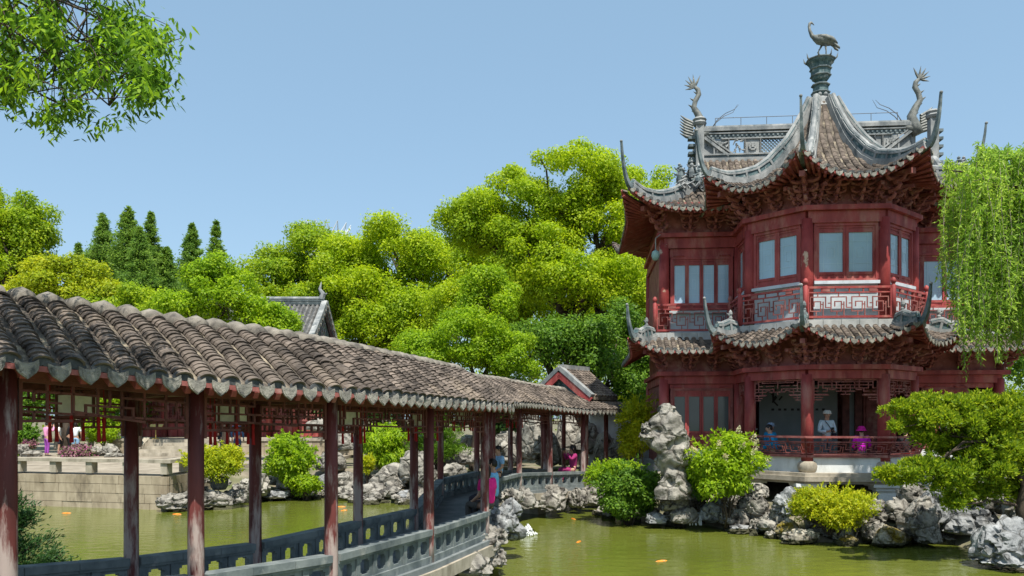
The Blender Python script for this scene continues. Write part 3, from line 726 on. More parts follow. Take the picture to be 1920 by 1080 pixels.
for i in (1, 7):
    a, b = shrink(ring[i], ring[i + 1], .17); beam('transom_panel', a, b, 8.0, 8.27, .08, M['red'])
    beam('transom_panel', a, b, 3.85, 3.99, .08, M['red'])
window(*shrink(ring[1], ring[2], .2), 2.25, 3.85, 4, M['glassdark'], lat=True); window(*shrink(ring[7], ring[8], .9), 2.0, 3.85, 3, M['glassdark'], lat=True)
for i in (1, 7):
    a, b = shrink(ring[i], ring[i + 1], .17); beam('dado_panel', a, b, 1.95, 2.24, .1, M['red']); beam('base_wall', a, b, 1.42, 1.95, .16, M['plaster'])
for i in range(1, 8):
    a, b = shrink(ring[i], ring[i + 1], .15); lo = 6.3 if i in (1, 7) else 6.68
    beam('sill_board', a, b, lo - .09, lo - .002, .2, M['bluewhite'], .05); beam('wall_panel', a, b, 5.4, lo - .09, .08, M['bluewhite'], -.02)
for a, b in (edges[0], edges[-1]):
    beam('side_wall', a, b, 5.4, 8.28, .1, M['redwood']); beam('side_wall', a, b, 1.4, 4.0, .1, M['redwood'])
beam('back_wall', V2(WX1, BY), V2(WX0, BY), 1.4, 9.7, .1, M['redwood'])
# --- balcony
Q = offset_ring(ring, .36)
mb = MB(); mb.prism([Vector((q.x, q.y, 5.36)) for q in Q], (0, 0, .2)); mb.build('balcony_floor', M['brickgrey'], pav)
Q = offset_ring(ring, .42)
for i in range(1, 8):
    a, b = Q[i], Q[i + 1]; n = max(2, int((b - a).length / .42)); nn = outn(a, b)
    for k in range(n):
        mb = MB(); p, q = a.lerp(b, (k + .012) / n), a.lerp(b, (k + .988) / n); mb.bar(p - nn * .05 + Vector((0, 0, 5.47)), q - nn * .05 + Vector((0, 0, 5.47)), .1, .23); mb.build('edge_brick', M['brickgrey'], pav)
Q = offset_ring(ring, .32)
post = MB().lathe((0, 0, 0), [(.065, 0), (.065, .92), (.045, .94), (.045, .97), (.07, 1.0), (.075, 1.05), (.05, 1.11), (.015, 1.14)], 10).mesh('rail_post', M['red'], True)
for i in range(1, 9): inst('rail_post', post, (Q[i].x, Q[i].y, 5.585), (0, 0, 0), pav)
for i in range(1, 8):
    a, b = shrink(Q[i], Q[i + 1], .06); w = (b - a).length
    bl = empty('balcony_railing', (a.x, a.y, 5.585), 0, pav)
    mb = MB(); B = b - a; Z = Vector((0, 0, 0)); lattice(mb, Z, B, .08, .88, [], .03, .05, .06); mb.bar(Vector((0, 0, .74)), B + Vector((0, 0, .74)), .04, .035)
    for t in np.linspace(0, 1, max(3, int(w / .3))): vbar(mb, B * t + Vector((0, 0, .74)), B * t + Vector((0, 0, .88)), B.normalized(), .03, .035)
    mb.build('rail_frame', M['red'], bl)
    mb = MB(); lattice(mb, Z, B, .11, .73, meander(w, .62), .026, .032, 0); mb.build('key_fret_lattice', M['redwood'], bl)
    if i in (3, 4, 5, 1):
        for t in (.22, .78):
            p = B * t + Vector((0, 0, .81)); mb = MB(); mb.box(p, (.2, .05, .09), math.atan2(B.y, B.x)); mb.build('carved_block', M['redwood'], bl)
# --- lower storey: friezes, bench rails, low wall, interior
for i in (3, 4, 5, 2, 6):
    a, b = shrink(ring[i], ring[i + 1], .17); w = (b - a).length; mb = MB(); h = .6
    drop = lambda x, w=w: (0 if min(x, w - x) < w * .13 else .15 if min(x, w - x) < w * .24 else .3 if min(x, w - x) < w * .34 else .18 if min(x, w - x) < w * .46 else .1)
    lattice(mb, a, b, 3.4, 4.0, fret(w, h, .11, 40 + i, drop), .022, .03, 0); mb.bar(a + Vector((0, 0, 3.97)), b + Vector((0, 0, 3.97)), .04, .04)
    d = (b - a).normalized()
    for p in (a, b): vbar(mb, p + Vector((0, 0, 3.32)), p + Vector((0, 0, 3.98)), d, .035, .04)
    for x0, x1, z in ((0, .24, 3.55), (.24, .34, 3.7), (.66, .76, 3.7), (.76, 1, 3.55), (0, .13, 3.42), (.87, 1, 3.42)): mb.bar(a.lerp(b, x0) + Vector((0, 0, z)), a.lerp(b, x1) + Vector((0, 0, z)), .03, .022)
    mb.build('hanging_frieze', M['redwood'], pav)
for i in (2, 3, 4, 5, 6):
    a, b = shrink(ring[i], ring[i + 1], .1)
    beam('low_wall', a, b, FZ, 1.84, .2, M['plaster']); beam('bench_seat', a, b, 1.84, 1.9, .42, M['redwood'], -.05)
    nn = outn(a, b); a0, b0 = offset_ring(ring, .14)[i], offset_ring(ring, .14)[i + 1]; w = (b0 - a0).length
    a1, b1 = offset_ring(ring, .42)[i], offset_ring(ring, .42)[i + 1]
    br = empty('bench_back_rail', (a0.x, a0.y, 0), 0, pav); mb = MB()
    zz = lambda z: Vector((0, 0, z)); A0, B0, A1, B1 = a0 - a0, b0 - a0, a1 - a0, b1 - a0
    mb.bar(A0 + zz(1.87), B0 + zz(1.87), .08, .07); mb.bar(A1 + zz(2.4), B1 + zz(2.4), .07, .055)
    mb.bar(A0.lerp(A1, .74) + zz(2.26), B0.lerp(B1, .74) + zz(2.26), .05, .04); mb.bar(A0.lerp(A1, .08) + zz(1.95), B0.lerp(B1, .08) + zz(1.95), .045, .03)
    for t in (0, 1): mb.tube([A0.lerp(B0, t) + zz(1.87), A0.lerp(A1, .35).lerp(B0.lerp(B1, .35), t) + zz(2.1), A1.lerp(B1, t) + zz(2.42)], .03, 6)
    for t in np.linspace(0, 1, max(4, int(w / .45)) + 1)[1:-1]: mb.bar(A0.lerp(A1, .74).lerp(B0.lerp(B1, .74), t) + zz(2.26), A1.lerp(B1, t) + zz(2.39), .03, .03)
    mb.build('rail_frame', M['redwood'], br)
    mb = MB(); h = .31; sg = meander(w, h); tl = (A1 - A0) * 0 + nn * (.28 / .53)
    base = A0 + nn * .03
    lattice(mb, base + zz(0), base + (B0 - A0), 1.95, 2.26, sg, .022, .026, 0, tl); mb.build('key_fret_lattice', M['redwood'], br)
mb = MB(); mb.prism([Vector((p.x, p.y, 4.26)) for p in offset_ring(ring, -.1)], (0, 0, .08)); mb.build('ceiling', M['darkwood'], pav)
mb = MB(); mb.prism([Vector((p.x, p.y, FZ - .02)) for p in offset_ring(led, .0)], (0, 0, .03)); mb.build('floor', M['floorstone'], pav)
mb = MB(); mb.box((-.15, 4.3, 2.7), (2.5, .08, 2.6)); mb.build('screen_panel', M['screen'], pav)
for u in (-1.7, 1.35, 1.75): mb = MB(); mb.box((u, 4.25, 2.75), (.22, .12, 2.8)); mb.build('screen_post', M['darkwood'] if u > 0 else M['redwood'], pav)
mb = MB(); mb.box((1.55, 4.3, 2.7), (.18, .04, 2.5)); mb.build('screen_panel', M['screen'], pav)
for u in (-2.3, 2.3):
    mb = MB(); mb.box((u * 1.02, 4.2, 2.6), (.9, .07, 2.5)); lattice(mb, V2(u * 1.02 - .36, 4.14), V2(u * 1.02 + .36, 4.14), 2.5, 3.6, fret(.72, 1.1, .16, 9), .02, .03, .04); mb.build('inner_door', M['redwood'], pav)
# brush strokes of the calligraphy on the screen panel
mb = MB(); r_ = random.Random(4)
for cx_, cz in ((-.85, 3.62), (.35, 3.62)):
    for k in range(6):
        a = Vector((cx_ + r_.uniform(-.16, .16), 4.25, cz + r_.uniform(-.2, .2))); an = r_.choice((0, 1.57, .9, -.8)); l_ = r_.uniform(.12, .26)
        mb = MB(); mb.bar(a, a + Vector((math.cos(an) * l_, 0, math.sin(an) * l_)), .004 + .001 * k, .05); mb.build('brush_stroke', M['ink'], pav)
mb = MB()
for k in range(9): mb.box((-.95 + .2 * k + r_.uniform(-.02, .02), 4.256, 3.2), (.09, .004, .07))
stuff(mb.build('small_calligraphy', M['ink'], pav))

# --- roofs
def make_face(parent, a, b, O, kL, kR, f, D, Lf=.55, F=.18, Rc=1.9, sp=.215, hipcap=None, row_to=None, dgable=None, R_l=None, R_r=None):
    """one roof slope; returns pos(e, d) with e along the eave and d inward from it"""
    dirv = (b - a).normalized(); out = outn(a, b); ln = (b - a).length; eL0, eR0 = -O * kL, ln + O * kR
    Rl = R_l or Rc; Rr = R_r or Rc; span = eR0 - eL0; Rl = min(Rl, span * .5); Rr = min(Rr, span * .5)
    def lim(d):
        dd = min(d, dgable) if dgable else d
        return eL0 + kL * dd, eR0 - kR * dd
    def pos(e, d):
        g = 0
        if kL > 0: g = max(g, max(0, 1 - (e - eL0) / Rl) ** 2.2)
        if kR > 0: g = max(g, max(0, 1 - (eR0 - e) / Rr) ** 2.2)
        w = max(0, 1 - d / (D * .8)) ** 1.6; g = min(g, 1)
        p = a + dirv * e + out * (O - d + F * g * w); p.z = f(d) + Lf * g * w; return p
    N, Kd = 40, 14; mb = MB(); mu = MB(); vs = []
    for j in range(Kd + 1):
        d = D * j / Kd; l, r = lim(d)
        if r < l: l = r = (l + r) / 2
        for i in range(N + 1): vs.append(pos(lerp(l, r, i / N), d))
    fs = [(j * (N + 1) + i, j * (N + 1) + i + 1, (j + 1) * (N + 1) + i + 1, (j + 1) * (N + 1) + i) for j in range(Kd) for i in range(N)]
    mb.add(vs, fs); mb.build('pan_tile_bed', M['pan'], parent, True)
    Du = min(D, O + .25); vs = []
    for j in range(7):
        d = Du * j / 6; l, r = lim(d)
        for i in range(N + 1): vs.append(pos(lerp(l, r, i / N), d) + Vector((0, 0, -.07)))
    mu.add(vs, [(j * (N + 1) + i, j * (N + 1) + i + 1, (j + 1) * (N + 1) + i + 1, (j + 1) * (N + 1) + i) for j in range(6) for i in range(N)])
    l, r = lim(0)
    for i in range(N):
        p, q = pos(lerp(l, r, i / N), 0.01), pos(lerp(l, r, (i + 1) / N), 0.01); mu.bar(p + Vector((0, 0, -.045)), q + Vector((0, 0, -.045)), .03, .085)
    mu.build('eave_boards', M['rafter'], parent)
    rf = MB(); nr = int(span / .17)
    for k in range(nr):
        t = (k + .5) / nr; l1, r1 = lim(O + .1)
        p = pos(lerp(l, r, t), .03) + Vector((0, 0, -.13)); q = pos(lerp(l1, r1, .5 + (t - .5) * 1.0), O * .95) + Vector((0, 0, -.15)); m_ = pos(lerp(lerp(l, r, t), lerp(l1, r1, t), .5), O * .5) + Vector((0, 0, -.14))
        rf.tube([p, m_, q], .042, 6)
    stuff(rf.build('rafters', M['rafter'], parent))
    tl = MB(); nrow = int(span / sp); s0 = eL0 + (span - nrow * sp) / 2; angz = math.atan2(dirv.y, dirv.x)
    for k in range(nrow):
        e = s0 + (k + .5) * sp; dm = D
        for d in np.linspace(0, D, 50):
            l, r = lim(d)
            if e < l - .02 or e > r + .02: dm = d; break
        if dm < .15: continue
        n = max(1, int(dm / .125)); ac = 5; vs = []; fs = []; rr = .075
        for j in range(n):
            d0, d1 = j * .125, min(dm, (j + 1) * .125 + .02)
            for dd, sc_, up in ((d0, 1.0, .03), (d1, .84, .008)):
                c = pos(e, dd)
                for q in range(ac + 1):
                    th = math.pi * q / ac; vs.append(c + dirv * (-rr * sc_ * math.cos(th)) + Vector((0, 0, up + rr * .85 * sc_ * math.sin(th))))
            o = j * 2 * (ac + 1)
            for q in range(ac): fs.append((o + q, o + q + 1, o + ac + 1 + q + 1, o + ac + 1 + q))
            fs.append(tuple(o + q for q in range(ac, -1, -1)))
        tl.add(vs, fs)
        c = pos(e, -.02); inst('tile_end_cap', CAPS_ME, c + Vector((0, 0, .02)), (0, 0, angz), parent)
    stuff(tl.build('tile_rows', M['tile'], parent))
    for k in range(nrow + 1):
        e = s0 + k * sp
        if e < eL0 + .03 or e > eR0 - .03: continue
        inst('drip_tile', DRIPS_ME, pos(e, -.03) + Vector((0, 0, .015)), (R(rnd.gauss(-5, 3)), R(rnd.gauss(0, 3)), angz), parent)
    return pos, eL0, eR0, lim
def hip_ridge(parent, pts, hts, horn_from, w=.15, panels=True, capr=.075, posts=.55):
    """tall ridge along pts (on the tiles), hts = ridge height at each point; the part after horn_from is the horn"""
    pts = [Vector(p) for p in pts]; rg = empty('hip_ridge', (0, 0, 0), 0, parent); hf = horn_from
    def rect(x, y0, y1): return [(-x, y0), (x, y0), (x, y1), (-x, y1)]
    P, H = pts[:hf + 1], hts[:hf + 1]
    mb = MB(); mb.sweep(P, rect(w / 2, -.1, 1), scl=[(1, h) for h in H]); mb.build('panel_wall', M['teal'], rg)
    mb = MB(); mb.sweep(P, rect(w / 2 + .045, -.5, 1), scl=[(1, .11) for h in H])
    mb.sweep(P, rect(w / 2 + .02, 0, 1), scl=[(1, .17) for h in H])
    up = []
    for i in range(len(P)):
        t = P[min(i + 1, len(P) - 1)] - P[max(i - 1, 0)]; s = Vector((t.y, -t.x, 0)).normalized(); up.append(s.cross(t.normalized()))
    top = [p + u * h for p, u, h in zip(P, up, H)]
    mb.sweep(top, rect(w / 2 + .03, -.085, -.03))
    mb.sweep(top, [(capr * 1.15 * math.cos(q), capr * math.sin(q)) for q in np.linspace(0, 2 * math.pi, 9)[:-1]]); mb.build('moulding', M['mortar'], rg)
    if panels:
        acc = 0; mb = MB(); lv = MB()
        for i in range(1, len(P) - 1):
            acc += (P[i] - P[i - 1]).length
            if acc > posts:
                acc = 0; mb = MB(); mb.sweep([P[i] + up[i] * .1, P[i] + up[i] * H[i] * .97], rect(w / 2 + .025, -.035, .035), sides=[Vector(((P[i + 1] - P[i]).y, -(P[i + 1] - P[i]).x, 0)).normalized()] * 2, ups=[(P[i + 1] - P[i]).normalized()] * 2); mb.build('panel_post', M['mortar'], rg)
    # horn: tapering, curling up
    h0 = H[-1]; n = len(pts) - 1 - hf
    if n > 0:
        mb = MB(); P2 = pts[hf - 2:]; k2 = len(P2)
        sdv = (P2[1] - P2[0]); s = Vector((sdv.y, -sdv.x, 0)).normalized()
        mb.sweep(P2, rect(.5, -.35, .65), sides=[s] * k2, scl=[(lerp(w * .95, .055, i / (k2 - 1)), lerp(h0 * .85, .05, (i / (k2 - 1)) ** .8)) for i in range(k2)]); mb.build('horn', M['horn'], rg)
        mb = MB(); mb.lathe(P2[-1] + Vector((0, 0, -.02)), [(.04, 0), (.045, .03), (.02, .06)], 8); mb.build('horn_tip', M['mortar'], rg)
    return rg
def ksgn(i, P): return math.tan(turn(P[i - 1], P[i], P[i + 1]) / 2)
# bracket set
def bracket_mesh():
    m = MB(); m.box((0, -.02, .05), (.16, .16, .1), 0, 0, 1.2)
    for t in range(3):
        z = .12 + .17 * t; y = -.15 * t
        pr = [(0, y + .05, z), (0, y - .12, z - .015), (0, y - .24, z + .0), (0, y - .3, z + .06), (0, y - .27, z + .1)]
        m.tube(pr, [.05, .05, .045, .04, .022], 6)
        ln = .2 + .06 * t
        for s in (-1, 1):
            m.tube([(0, y, z + .05), (s * ln * .55, y - .02, z + .02), (s * ln * .9, y - .05, z + .05), (s * ln * 1.02, y - .06, z + .11), (s * ln * .9, y - .06, z + .14)], [.045, .045, .04, .034, .018], 6)
            m.box((s * ln * .86, y - .03, z + .13), (.09, .09, .06), 0, 0, 1.25)
        m.box((0, y - .2, z + .12), (.1, .1, .07), 0, 0, 1.25)
    m.bar((0, -.1, .62), (0, -.75, .55), .09, .1); m.box((0, -.77, .54), (.12, .1, .12)); return m
BR = bracket_mesh().mesh('bracket_set', M['redwood'])
def brackets(z, sc_=1.0):
    for i in range(1, 9):
        n1 = outn(ring[i - 1], ring[i]); n2 = outn(ring[i], ring[i + 1]); bis = (n1 + n2).normalized(); tv_ = turn(ring[i - 1], ring[i], ring[i + 1])
        if tv_ > 0:
            inst('bracket_set', BR, ring[i] + bis * .06 + Vector((0, 0, z)), (0, 0, math.atan2(bis.y, bis.x) + math.pi / 2), pav, sc_ * 1.2)
    for i in range(1, 8):
        a, b = ring[i], ring[i + 1]; n = outn(a, b); ln = (b - a).length; m = 2 if ln > 2 else 1
        for k in range(m):
            p = a.lerp(b, (k + 1) / (m + 1)); inst('bracket_set', BR, p + n * .06 + Vector((0, 0, z)), (0, 0, math.atan2(n.y, n.x) + math.pi / 2), pav, sc_)
        for k in (.14, .86):
            p = a.lerp(b, k)
            if 1 < i < 7: inst('bracket_set', BR, p + n * .05 + Vector((0, 0, z)), (0, 0, math.atan2(n.y, n.x) + math.pi / 2), pav, sc_ * .8)
brackets(4.39, .9); brackets(8.75, 1.0)

def horn_pts(c, bis, rise, out, n=6):
    """points of a horn leaving corner c outward along bis and curling up"""
    return [c + bis * (out * math.sin(q * 1.35)) + Vector((0, 0, rise * (1 - math.cos(q * 1.45)) / (1 - math.cos(1.45)))) for q in np.linspace(0, 1, n + 1)[1:]]
# lower skirt roof
low = empty('lower_roof', (0, 0, 0), 0, pav); LO = 1.05; LD = .78
fl = lambda d: 4.98 + .46 * (max(d, 0) / LD) ** .9
faces = {}
for i in range(0, 9):
    kL = ksgn(i, ring) if i > 0 else 0; kR = ksgn(i + 1, ring) if i < 8 else 0
    faces[i] = make_face(low, ring[i], ring[i + 1], LO, kL, kR, fl, LD, .42, .16, 1.5)
for i in range(1, 9):
    k = ksgn(i, ring)
    if k <= 0: continue
    pos, e0, e1, lim = faces[i]; n1 = outn(ring[i - 1], ring[i]); n2 = outn(ring[i], ring[i + 1]); bis = (n1 + n2).normalized()
    pts = [pos(lim(d)[0], d) for d in (.74, .6, .45, .3, .16, .04)]
    for p in pts: pass
    c = pts[-1]; hp = horn_pts(c, bis, .98, .34, 7); hts = [.3, .42, .46, .42, .34, .28] + [.24] * 7
    rg = hip_ridge(low, pts + hp, hts, 5, .16, True, .06, .2)
    q = MB(); b0 = pts[2] + Vector((0, 0, .46)); q.lathe(b0, [(.05, 0), (.06, .08), (.035, .12), (.06, .18), (.05, .25), (.01, .31)], 8); q.tube([b0 + Vector((0, 0, .12)), b0 + bis * .12 + Vector((0, 0, .2))], [.04, .015], 6); q.build('ridge_figure', M['mortar'], rg)
# upper tower roof
upr = empty('tower_roof', (0, 0, 0), 0, pav); UO = 1.17; TC = V2(0, 2.3)
UD = 2.3 + UO - .28
prof_d = [0, .5, 1.0, 1.5, 2.0, 2.5, 2.9, 3.2]; prof_z = [9.28, 9.42, 9.62, 9.9, 10.32, 10.98, 11.75, 12.5]
fu = lambda d: float(np.interp(d, prof_d, prof_z))
oct_ = [V2(-1.02, 4.6), V2(-2.3, 3.3), V2(-2.3, 1.3), V2(-1.02, 0), V2(1.02, 0), V2(2.3, 1.3), V2(2.3, 3.3), V2(1.02, 4.6)]
k8 = math.tan(R(22.5)); upf = {}
for i in (1, 2, 3, 4, 5):
    a, b = oct_[i], oct_[i + 1]
    upf[i] = make_face(upr, a, b, UO, k8 if i > 1 else k8, k8, fu, UD, .62, .24, 1.7)
for i in (2, 3, 4, 5):
    pos, e0, e1, lim = upf[i]; bis = (oct_[i] - TC).normalized()
    ds = list(np.linspace(UD, .05, 16)); pts = [pos(lim(d)[0], d) + Vector((0, 0, .02)) for d in ds]
    c = pts[-1]; hp = horn_pts(c, bis, 1.25, .42, 8)
    hts = list(np.linspace(.18, .34, 5)) + [.38] * 6 + list(np.linspace(.36, .22, 5)) + [.17] * 8
    hip_ridge(upr, pts + hp, hts, 15, .15, True, .062, .5)
# finial vase
fin = empty('finial', (0, 2.3, 12.3 * .1), 0, upr); fin.scale = (.8, .8, .9)
mb = MB(); mb.lathe((0, 0, 12.3), [(.52, 0), (.42, .14), (.36, .3), (.3, .36)], 8, R(22.5)); mb.build('finial_base', M['mortar'], fin)
mb = MB()
for k in range(8): q = k * math.pi / 4 + R(22.5); mb.lathe((.27 * math.cos(q), .27 * math.sin(q), 12.72), [(.02, -.08), (.075, -.04), (.085, 0), (.06, .06), (.01, .085)], 8)
mb.build('finial_beads', M['mortar'], fin, True)
mb = MB(); mb.lathe((0, 0, 12.62), [(.24, 0), (.27, .1), (.31, .16), (.33, .2), (.28, .24), (.28, .42), (.33, .46), (.2, .52), (.19, .6), (.3, .66), (.35, .76), (.36, .96), (.38, 1.0), (.36, 1.03), (.42, 1.16), (.5, 1.24), (.52, 1.3), (.46, 1.3), (.2, 1.27)], 8, R(22.5))
mb.build('vase', M['teal'], fin)
mb = MB()
for z, r0 in ((12.8, .335), (13.06, .325), (13.37, .37), (13.6, .39), (13.9, .53)): mb.lathe((0, 0, z), [(r0, 0), (r0 + .025, .02), (r0 + .025, .045), (r0, .06)], 8, R(22.5))
mb.build('vase_bands', M['horn'], fin)
for k in range(8):
    q = k * math.pi / 4 + R(22.5); c = Vector((.5 * math.cos(q), .5 * math.sin(q), 13.9)); o = Vector((math.cos(q), math.sin(q), 0))
    mb = MB(); mb.tube([c, c + o * .08 + Vector((0, 0, .06)), c + o * .12 + Vector((0, 0, .2))], [.04, .03, .006], 5); mb.build('rim_spike', M['bronze'], fin)
# main hall roof (hip and gable)
mr = empty('main_roof', (0, 0, 0), 0, pav); MO = 1.17; RV = 5.6; GX0, GX1 = -3.3, 4.2
dg = GX0 - (WX0 - MO)
prm_d = [0, .5, 1.0, 1.6, 2.4, 3.1, 3.77]; prm_z = [9.28, 9.42, 9.62, 9.95, 10.55, 11.2, 11.95]
fm = lambda d: float(np.interp(d, prm_d, prm_z))
posF, fe0, fe1, limF = make_face(mr, V2(WX0, WY), V2(WX1, WY), MO, 1, 1, fm, RV - WY + MO, .62, .24, 1.9, dgable=dg)
posLf, le0, le1, limL = make_face(mr, V2(WX0, BY), V2(WX0, WY), MO, 1, 1, fm, dg, .62, .24, 1.9)
posRt, re0, re1, limR = make_face(mr, V2(WX1, WY), V2(WX1, BY), MO, 1, 1, fm, dg, .62, .24, 1.9)
posB, _, _, _ = make_face(mr, V2(WX1, BY), V2(WX0, BY), MO, 1, 1, fm, RV - WY + MO, .62, .24, 1.9, dgable=dg)
for gx, s in ((GX0, -1), (GX1, 1)):
    mb = MB(); zb = fm(dg) - .1; y0 = WY - MO + dg; y1 = BY + MO - dg
    mb.prism([(gx + s * .05, y0, zb), (gx + s * .05, RV, 11.95), (gx + s * .05, y1, zb)], (-s * .1, 0, 0)); mb.build('gable_wall', M['redwood'], mr)
    # descending gable ridges, end pillars
    for (yy0, sg) in ((y0, 1), (y1, -1)):
        ds = np.linspace(RV - WY + MO - .1, dg - .25, 8)
        pts = [Vector((gx, (WY - MO + d) if sg > 0 else (BY + MO - d), fm(d) + .02)) for d in ds]
        hip_ridge(mr, pts, [.46] * 8, 7, .22, True, .09, .6)
    mb = MB(); mb.box((gx, RV - 1.1, 12.0), (.26, .28, 1.4)); mb.lathe((gx, RV - 1.1, 12.7), [(.2, 0), (.24, .08), (.2, .14), (.24, .2), (.18, .26)], 8); mb.build('ridge_pillar', M['mortar'], mr)
    for k in range(5): mb = MB(); mb.box((gx + s * .24, RV - .9, 11.3 + .26 * k), (.22, .3, .09)); mb.build('pillar_scroll', M['horn'], mr)
for (pos, lim, sgn, cx_) in ((posF, limF, -1, 0), (posF, limF, 1, 1)):
    ds = np.linspace(dg - .1, .05, 12); pts = [pos(lim(d)[cx_], d) + Vector((0, 0, .02)) for d in ds]; bis = Vector((sgn, -1, 0)).normalized()
    hp = horn_pts(pts[-1], bis, 1.3, .45, 8); hip_ridge(mr, pts + hp, [.34] * 8 + list(np.linspace(.34, .24, 4)) + [.2] * 8, 11, .15, True, .06, .5)
    # cluster of glazed figures at the foot of the gable ridge
    fg = empty('ridge_figures', tuple(pts[1]), 0, mr); rr = random.Random(5 + sgn)
    for k in range(9):
        mb = MB(); c = Vector((rr.uniform(-.35, .5) * -sgn * -1, rr.uniform(-.35, .1), rr.uniform(.1, .35))); h = rr.uniform(.3, .62)
        mb.lathe(c, [(.09, 0), (.1, h * .3), (.06, h * .55), (.09, h * .7), (.035, h * .8), (.055, h * .9), (.01, h)], 7)
        for s2 in (-1, 1): mb.tube([c + Vector((0, 0, h * .65)), c + Vector((s2 * .12, -.05, h * .6)), c + Vector((s2 * .17, -.1, h * (.5 + .4 * rr.random())))], [.035, .028, .012], 5)
        mb.build('figure', M['mortar'] if k % 2 else M['horn'], fg)
    mb = MB()
    for k in range(26):
        c = Vector((rr.uniform(-.6, .7), rr.uniform(-.7, .0), rr.uniform(-.12, .14))); mb.tube([c, c + Vector((rr.uniform(-.12, .12), -.05, .1)), c + Vector((rr.uniform(-.15, .15), -.08, .18))], [.05, .05, .015], 5)
    mb.build('foliage_carving', M['mortar'], fg)
# main ridge: cap, bands, openwork panels
rdg = empty('main_ridge', (0, RV, 0), 0, mr); X0, X1 = GX0 + .1, GX1 - .1; zb, zt = 11.85, 12.92
mb = MB(); mb.bar((X0, 0, zt), (X1, 0, zt), .26, .12); mb.tube([(X0, 0, zt + .06), (X1, 0, zt + .06)], .1, 8); mb.bar((X0, 0, zt - .13), (X1, 0, zt - .13), .2, .05); mb.bar((X0, 0, zb + .2), (X1, 0, zb + .2), .22, .05); mb.bar((X0, 0, zb), (X1, 0, zb), .3, .14); mb.bar((X0 + .8, 0, zt - .32), (X1 - .8, 0, zt - .32), .16, .04); mb.build('ridge_moulding', M['mortar'], rdg)
mb = MB(); mb.bar((X0, 0, zt - .22), (X1, 0, zt - .22), .1, .18); mb.bar((X0, 0, zb + .1), (X1, 0, zb + .1), .14, .17)
for x in np.arange(X0 + .15, X1, .15): mb.box((x, -.06, zt - .22), (.06, .05, .06))
mb.build('ridge_band', M['horn'], rdg)
pz0, pz1 = zb + .22, zt - .34; x = X0 + .55; kinds = ['carve', 'hole', 'flower', 'net', 'carve', 'net', 'flower', 'net', 'carve', 'flower', 'hole', 'carve', 'net']; kk = 0
while x < X1 - .6:
    kd = kinds[kk % len(kinds)]; kk += 1; w = {'carve': .5, 'hole': .55, 'flower': .52, 'net': .85}[kd]
    pn = MB()
    for xx in (x, x + w): vbar(pn, Vector((xx, 0, pz0)), Vector((xx, 0, pz1)), Vector((1, 0, 0)), .05, .15)
    if kd == 'net':
        n = 7; hh = pz1 - pz0
        for q in range(-4, n + 1):
            for sgn in (1, -1):
                xa = x + w * q / n; pts = []
                for t in np.linspace(0, 1, 5):
                    xx = xa + hh * t if sgn > 0 else xa + hh * (1 - t)
                    if x <= xx <= x + w: pts.append(Vector((xx, 0, pz0 + hh * t)))
                if len(pts) > 1: pn.bar(pts[0], pts[-1], .05, .028)
    elif kd == 'flower':
        pn.box((x + w / 2, 0, (pz0 + pz1) / 2), (w - .05, .06, pz1 - pz0))
        for q in range(10):
            an = q * math.pi / 5; c = Vector((x + w / 2 + .11 * math.cos(an), -.05, (pz0 + pz1) / 2 + .11 * math.sin(an))); pn.box(c, (.07, .06, .07))
        pn.box((x + w / 2, -.06, (pz0 + pz1) / 2), (.1, .08, .1))
    else:
        r_ = random.Random(kk)
        if kd == 'carve': pn.box((x + w / 2, .01, (pz0 + pz1) / 2), (w - .05, .05, pz1 - pz0))
        for q in range(12):
            c = Vector((x + r_.uniform(.06, w - .06), -.03, r_.uniform(pz0, pz1))); pn.tube([c, c + Vector((r_.uniform(-.1, .1), -.03, r_.uniform(-.08, .1))), c + Vector((r_.uniform(-.15, .15), 0, r_.uniform(-.15, .15)))], [.03, .035, .015], 5)
    pn.build('openwork_panel', M['mortar'] if kd != 'net' else M['horn'], rdg); x += w
for s in (1, -1):
    xx = X0 if s > 0 else X1; mb = MB(); mb.bar((xx, -.04, zt - .1), (xx + s * 1.05, -.04, zb + .15), .12, .09); mb.bar((xx + s * .22, -.05, zt - .16), (xx + s * 1.2, -.05, zb + .2), .1, .05)
    mb.prism([(xx, .02, zt - .1), (xx + s * .95, .02, zb + .15), (xx, .02, zb + .15)], (0, .06, 0)); mb.build('ridge_brace', M['mortar'], rdg)
wr = MB(); r0 = Vector((X0 + .6, 0, zt + .12)); n = 8
wr.tube([(X0 + .6, 0, zt + .42), (X1 - .6, 0, zt + .42)], .012, 5)
for k in range(n): x = lerp(X0 + .6, X1 - .6, k / (n - 1)); wr.tube([(x, 0, zt + .1), (x, 0, zt + .42)], .012, 5)
wr.build('lightning_wire', M['metalwire'], rdg)
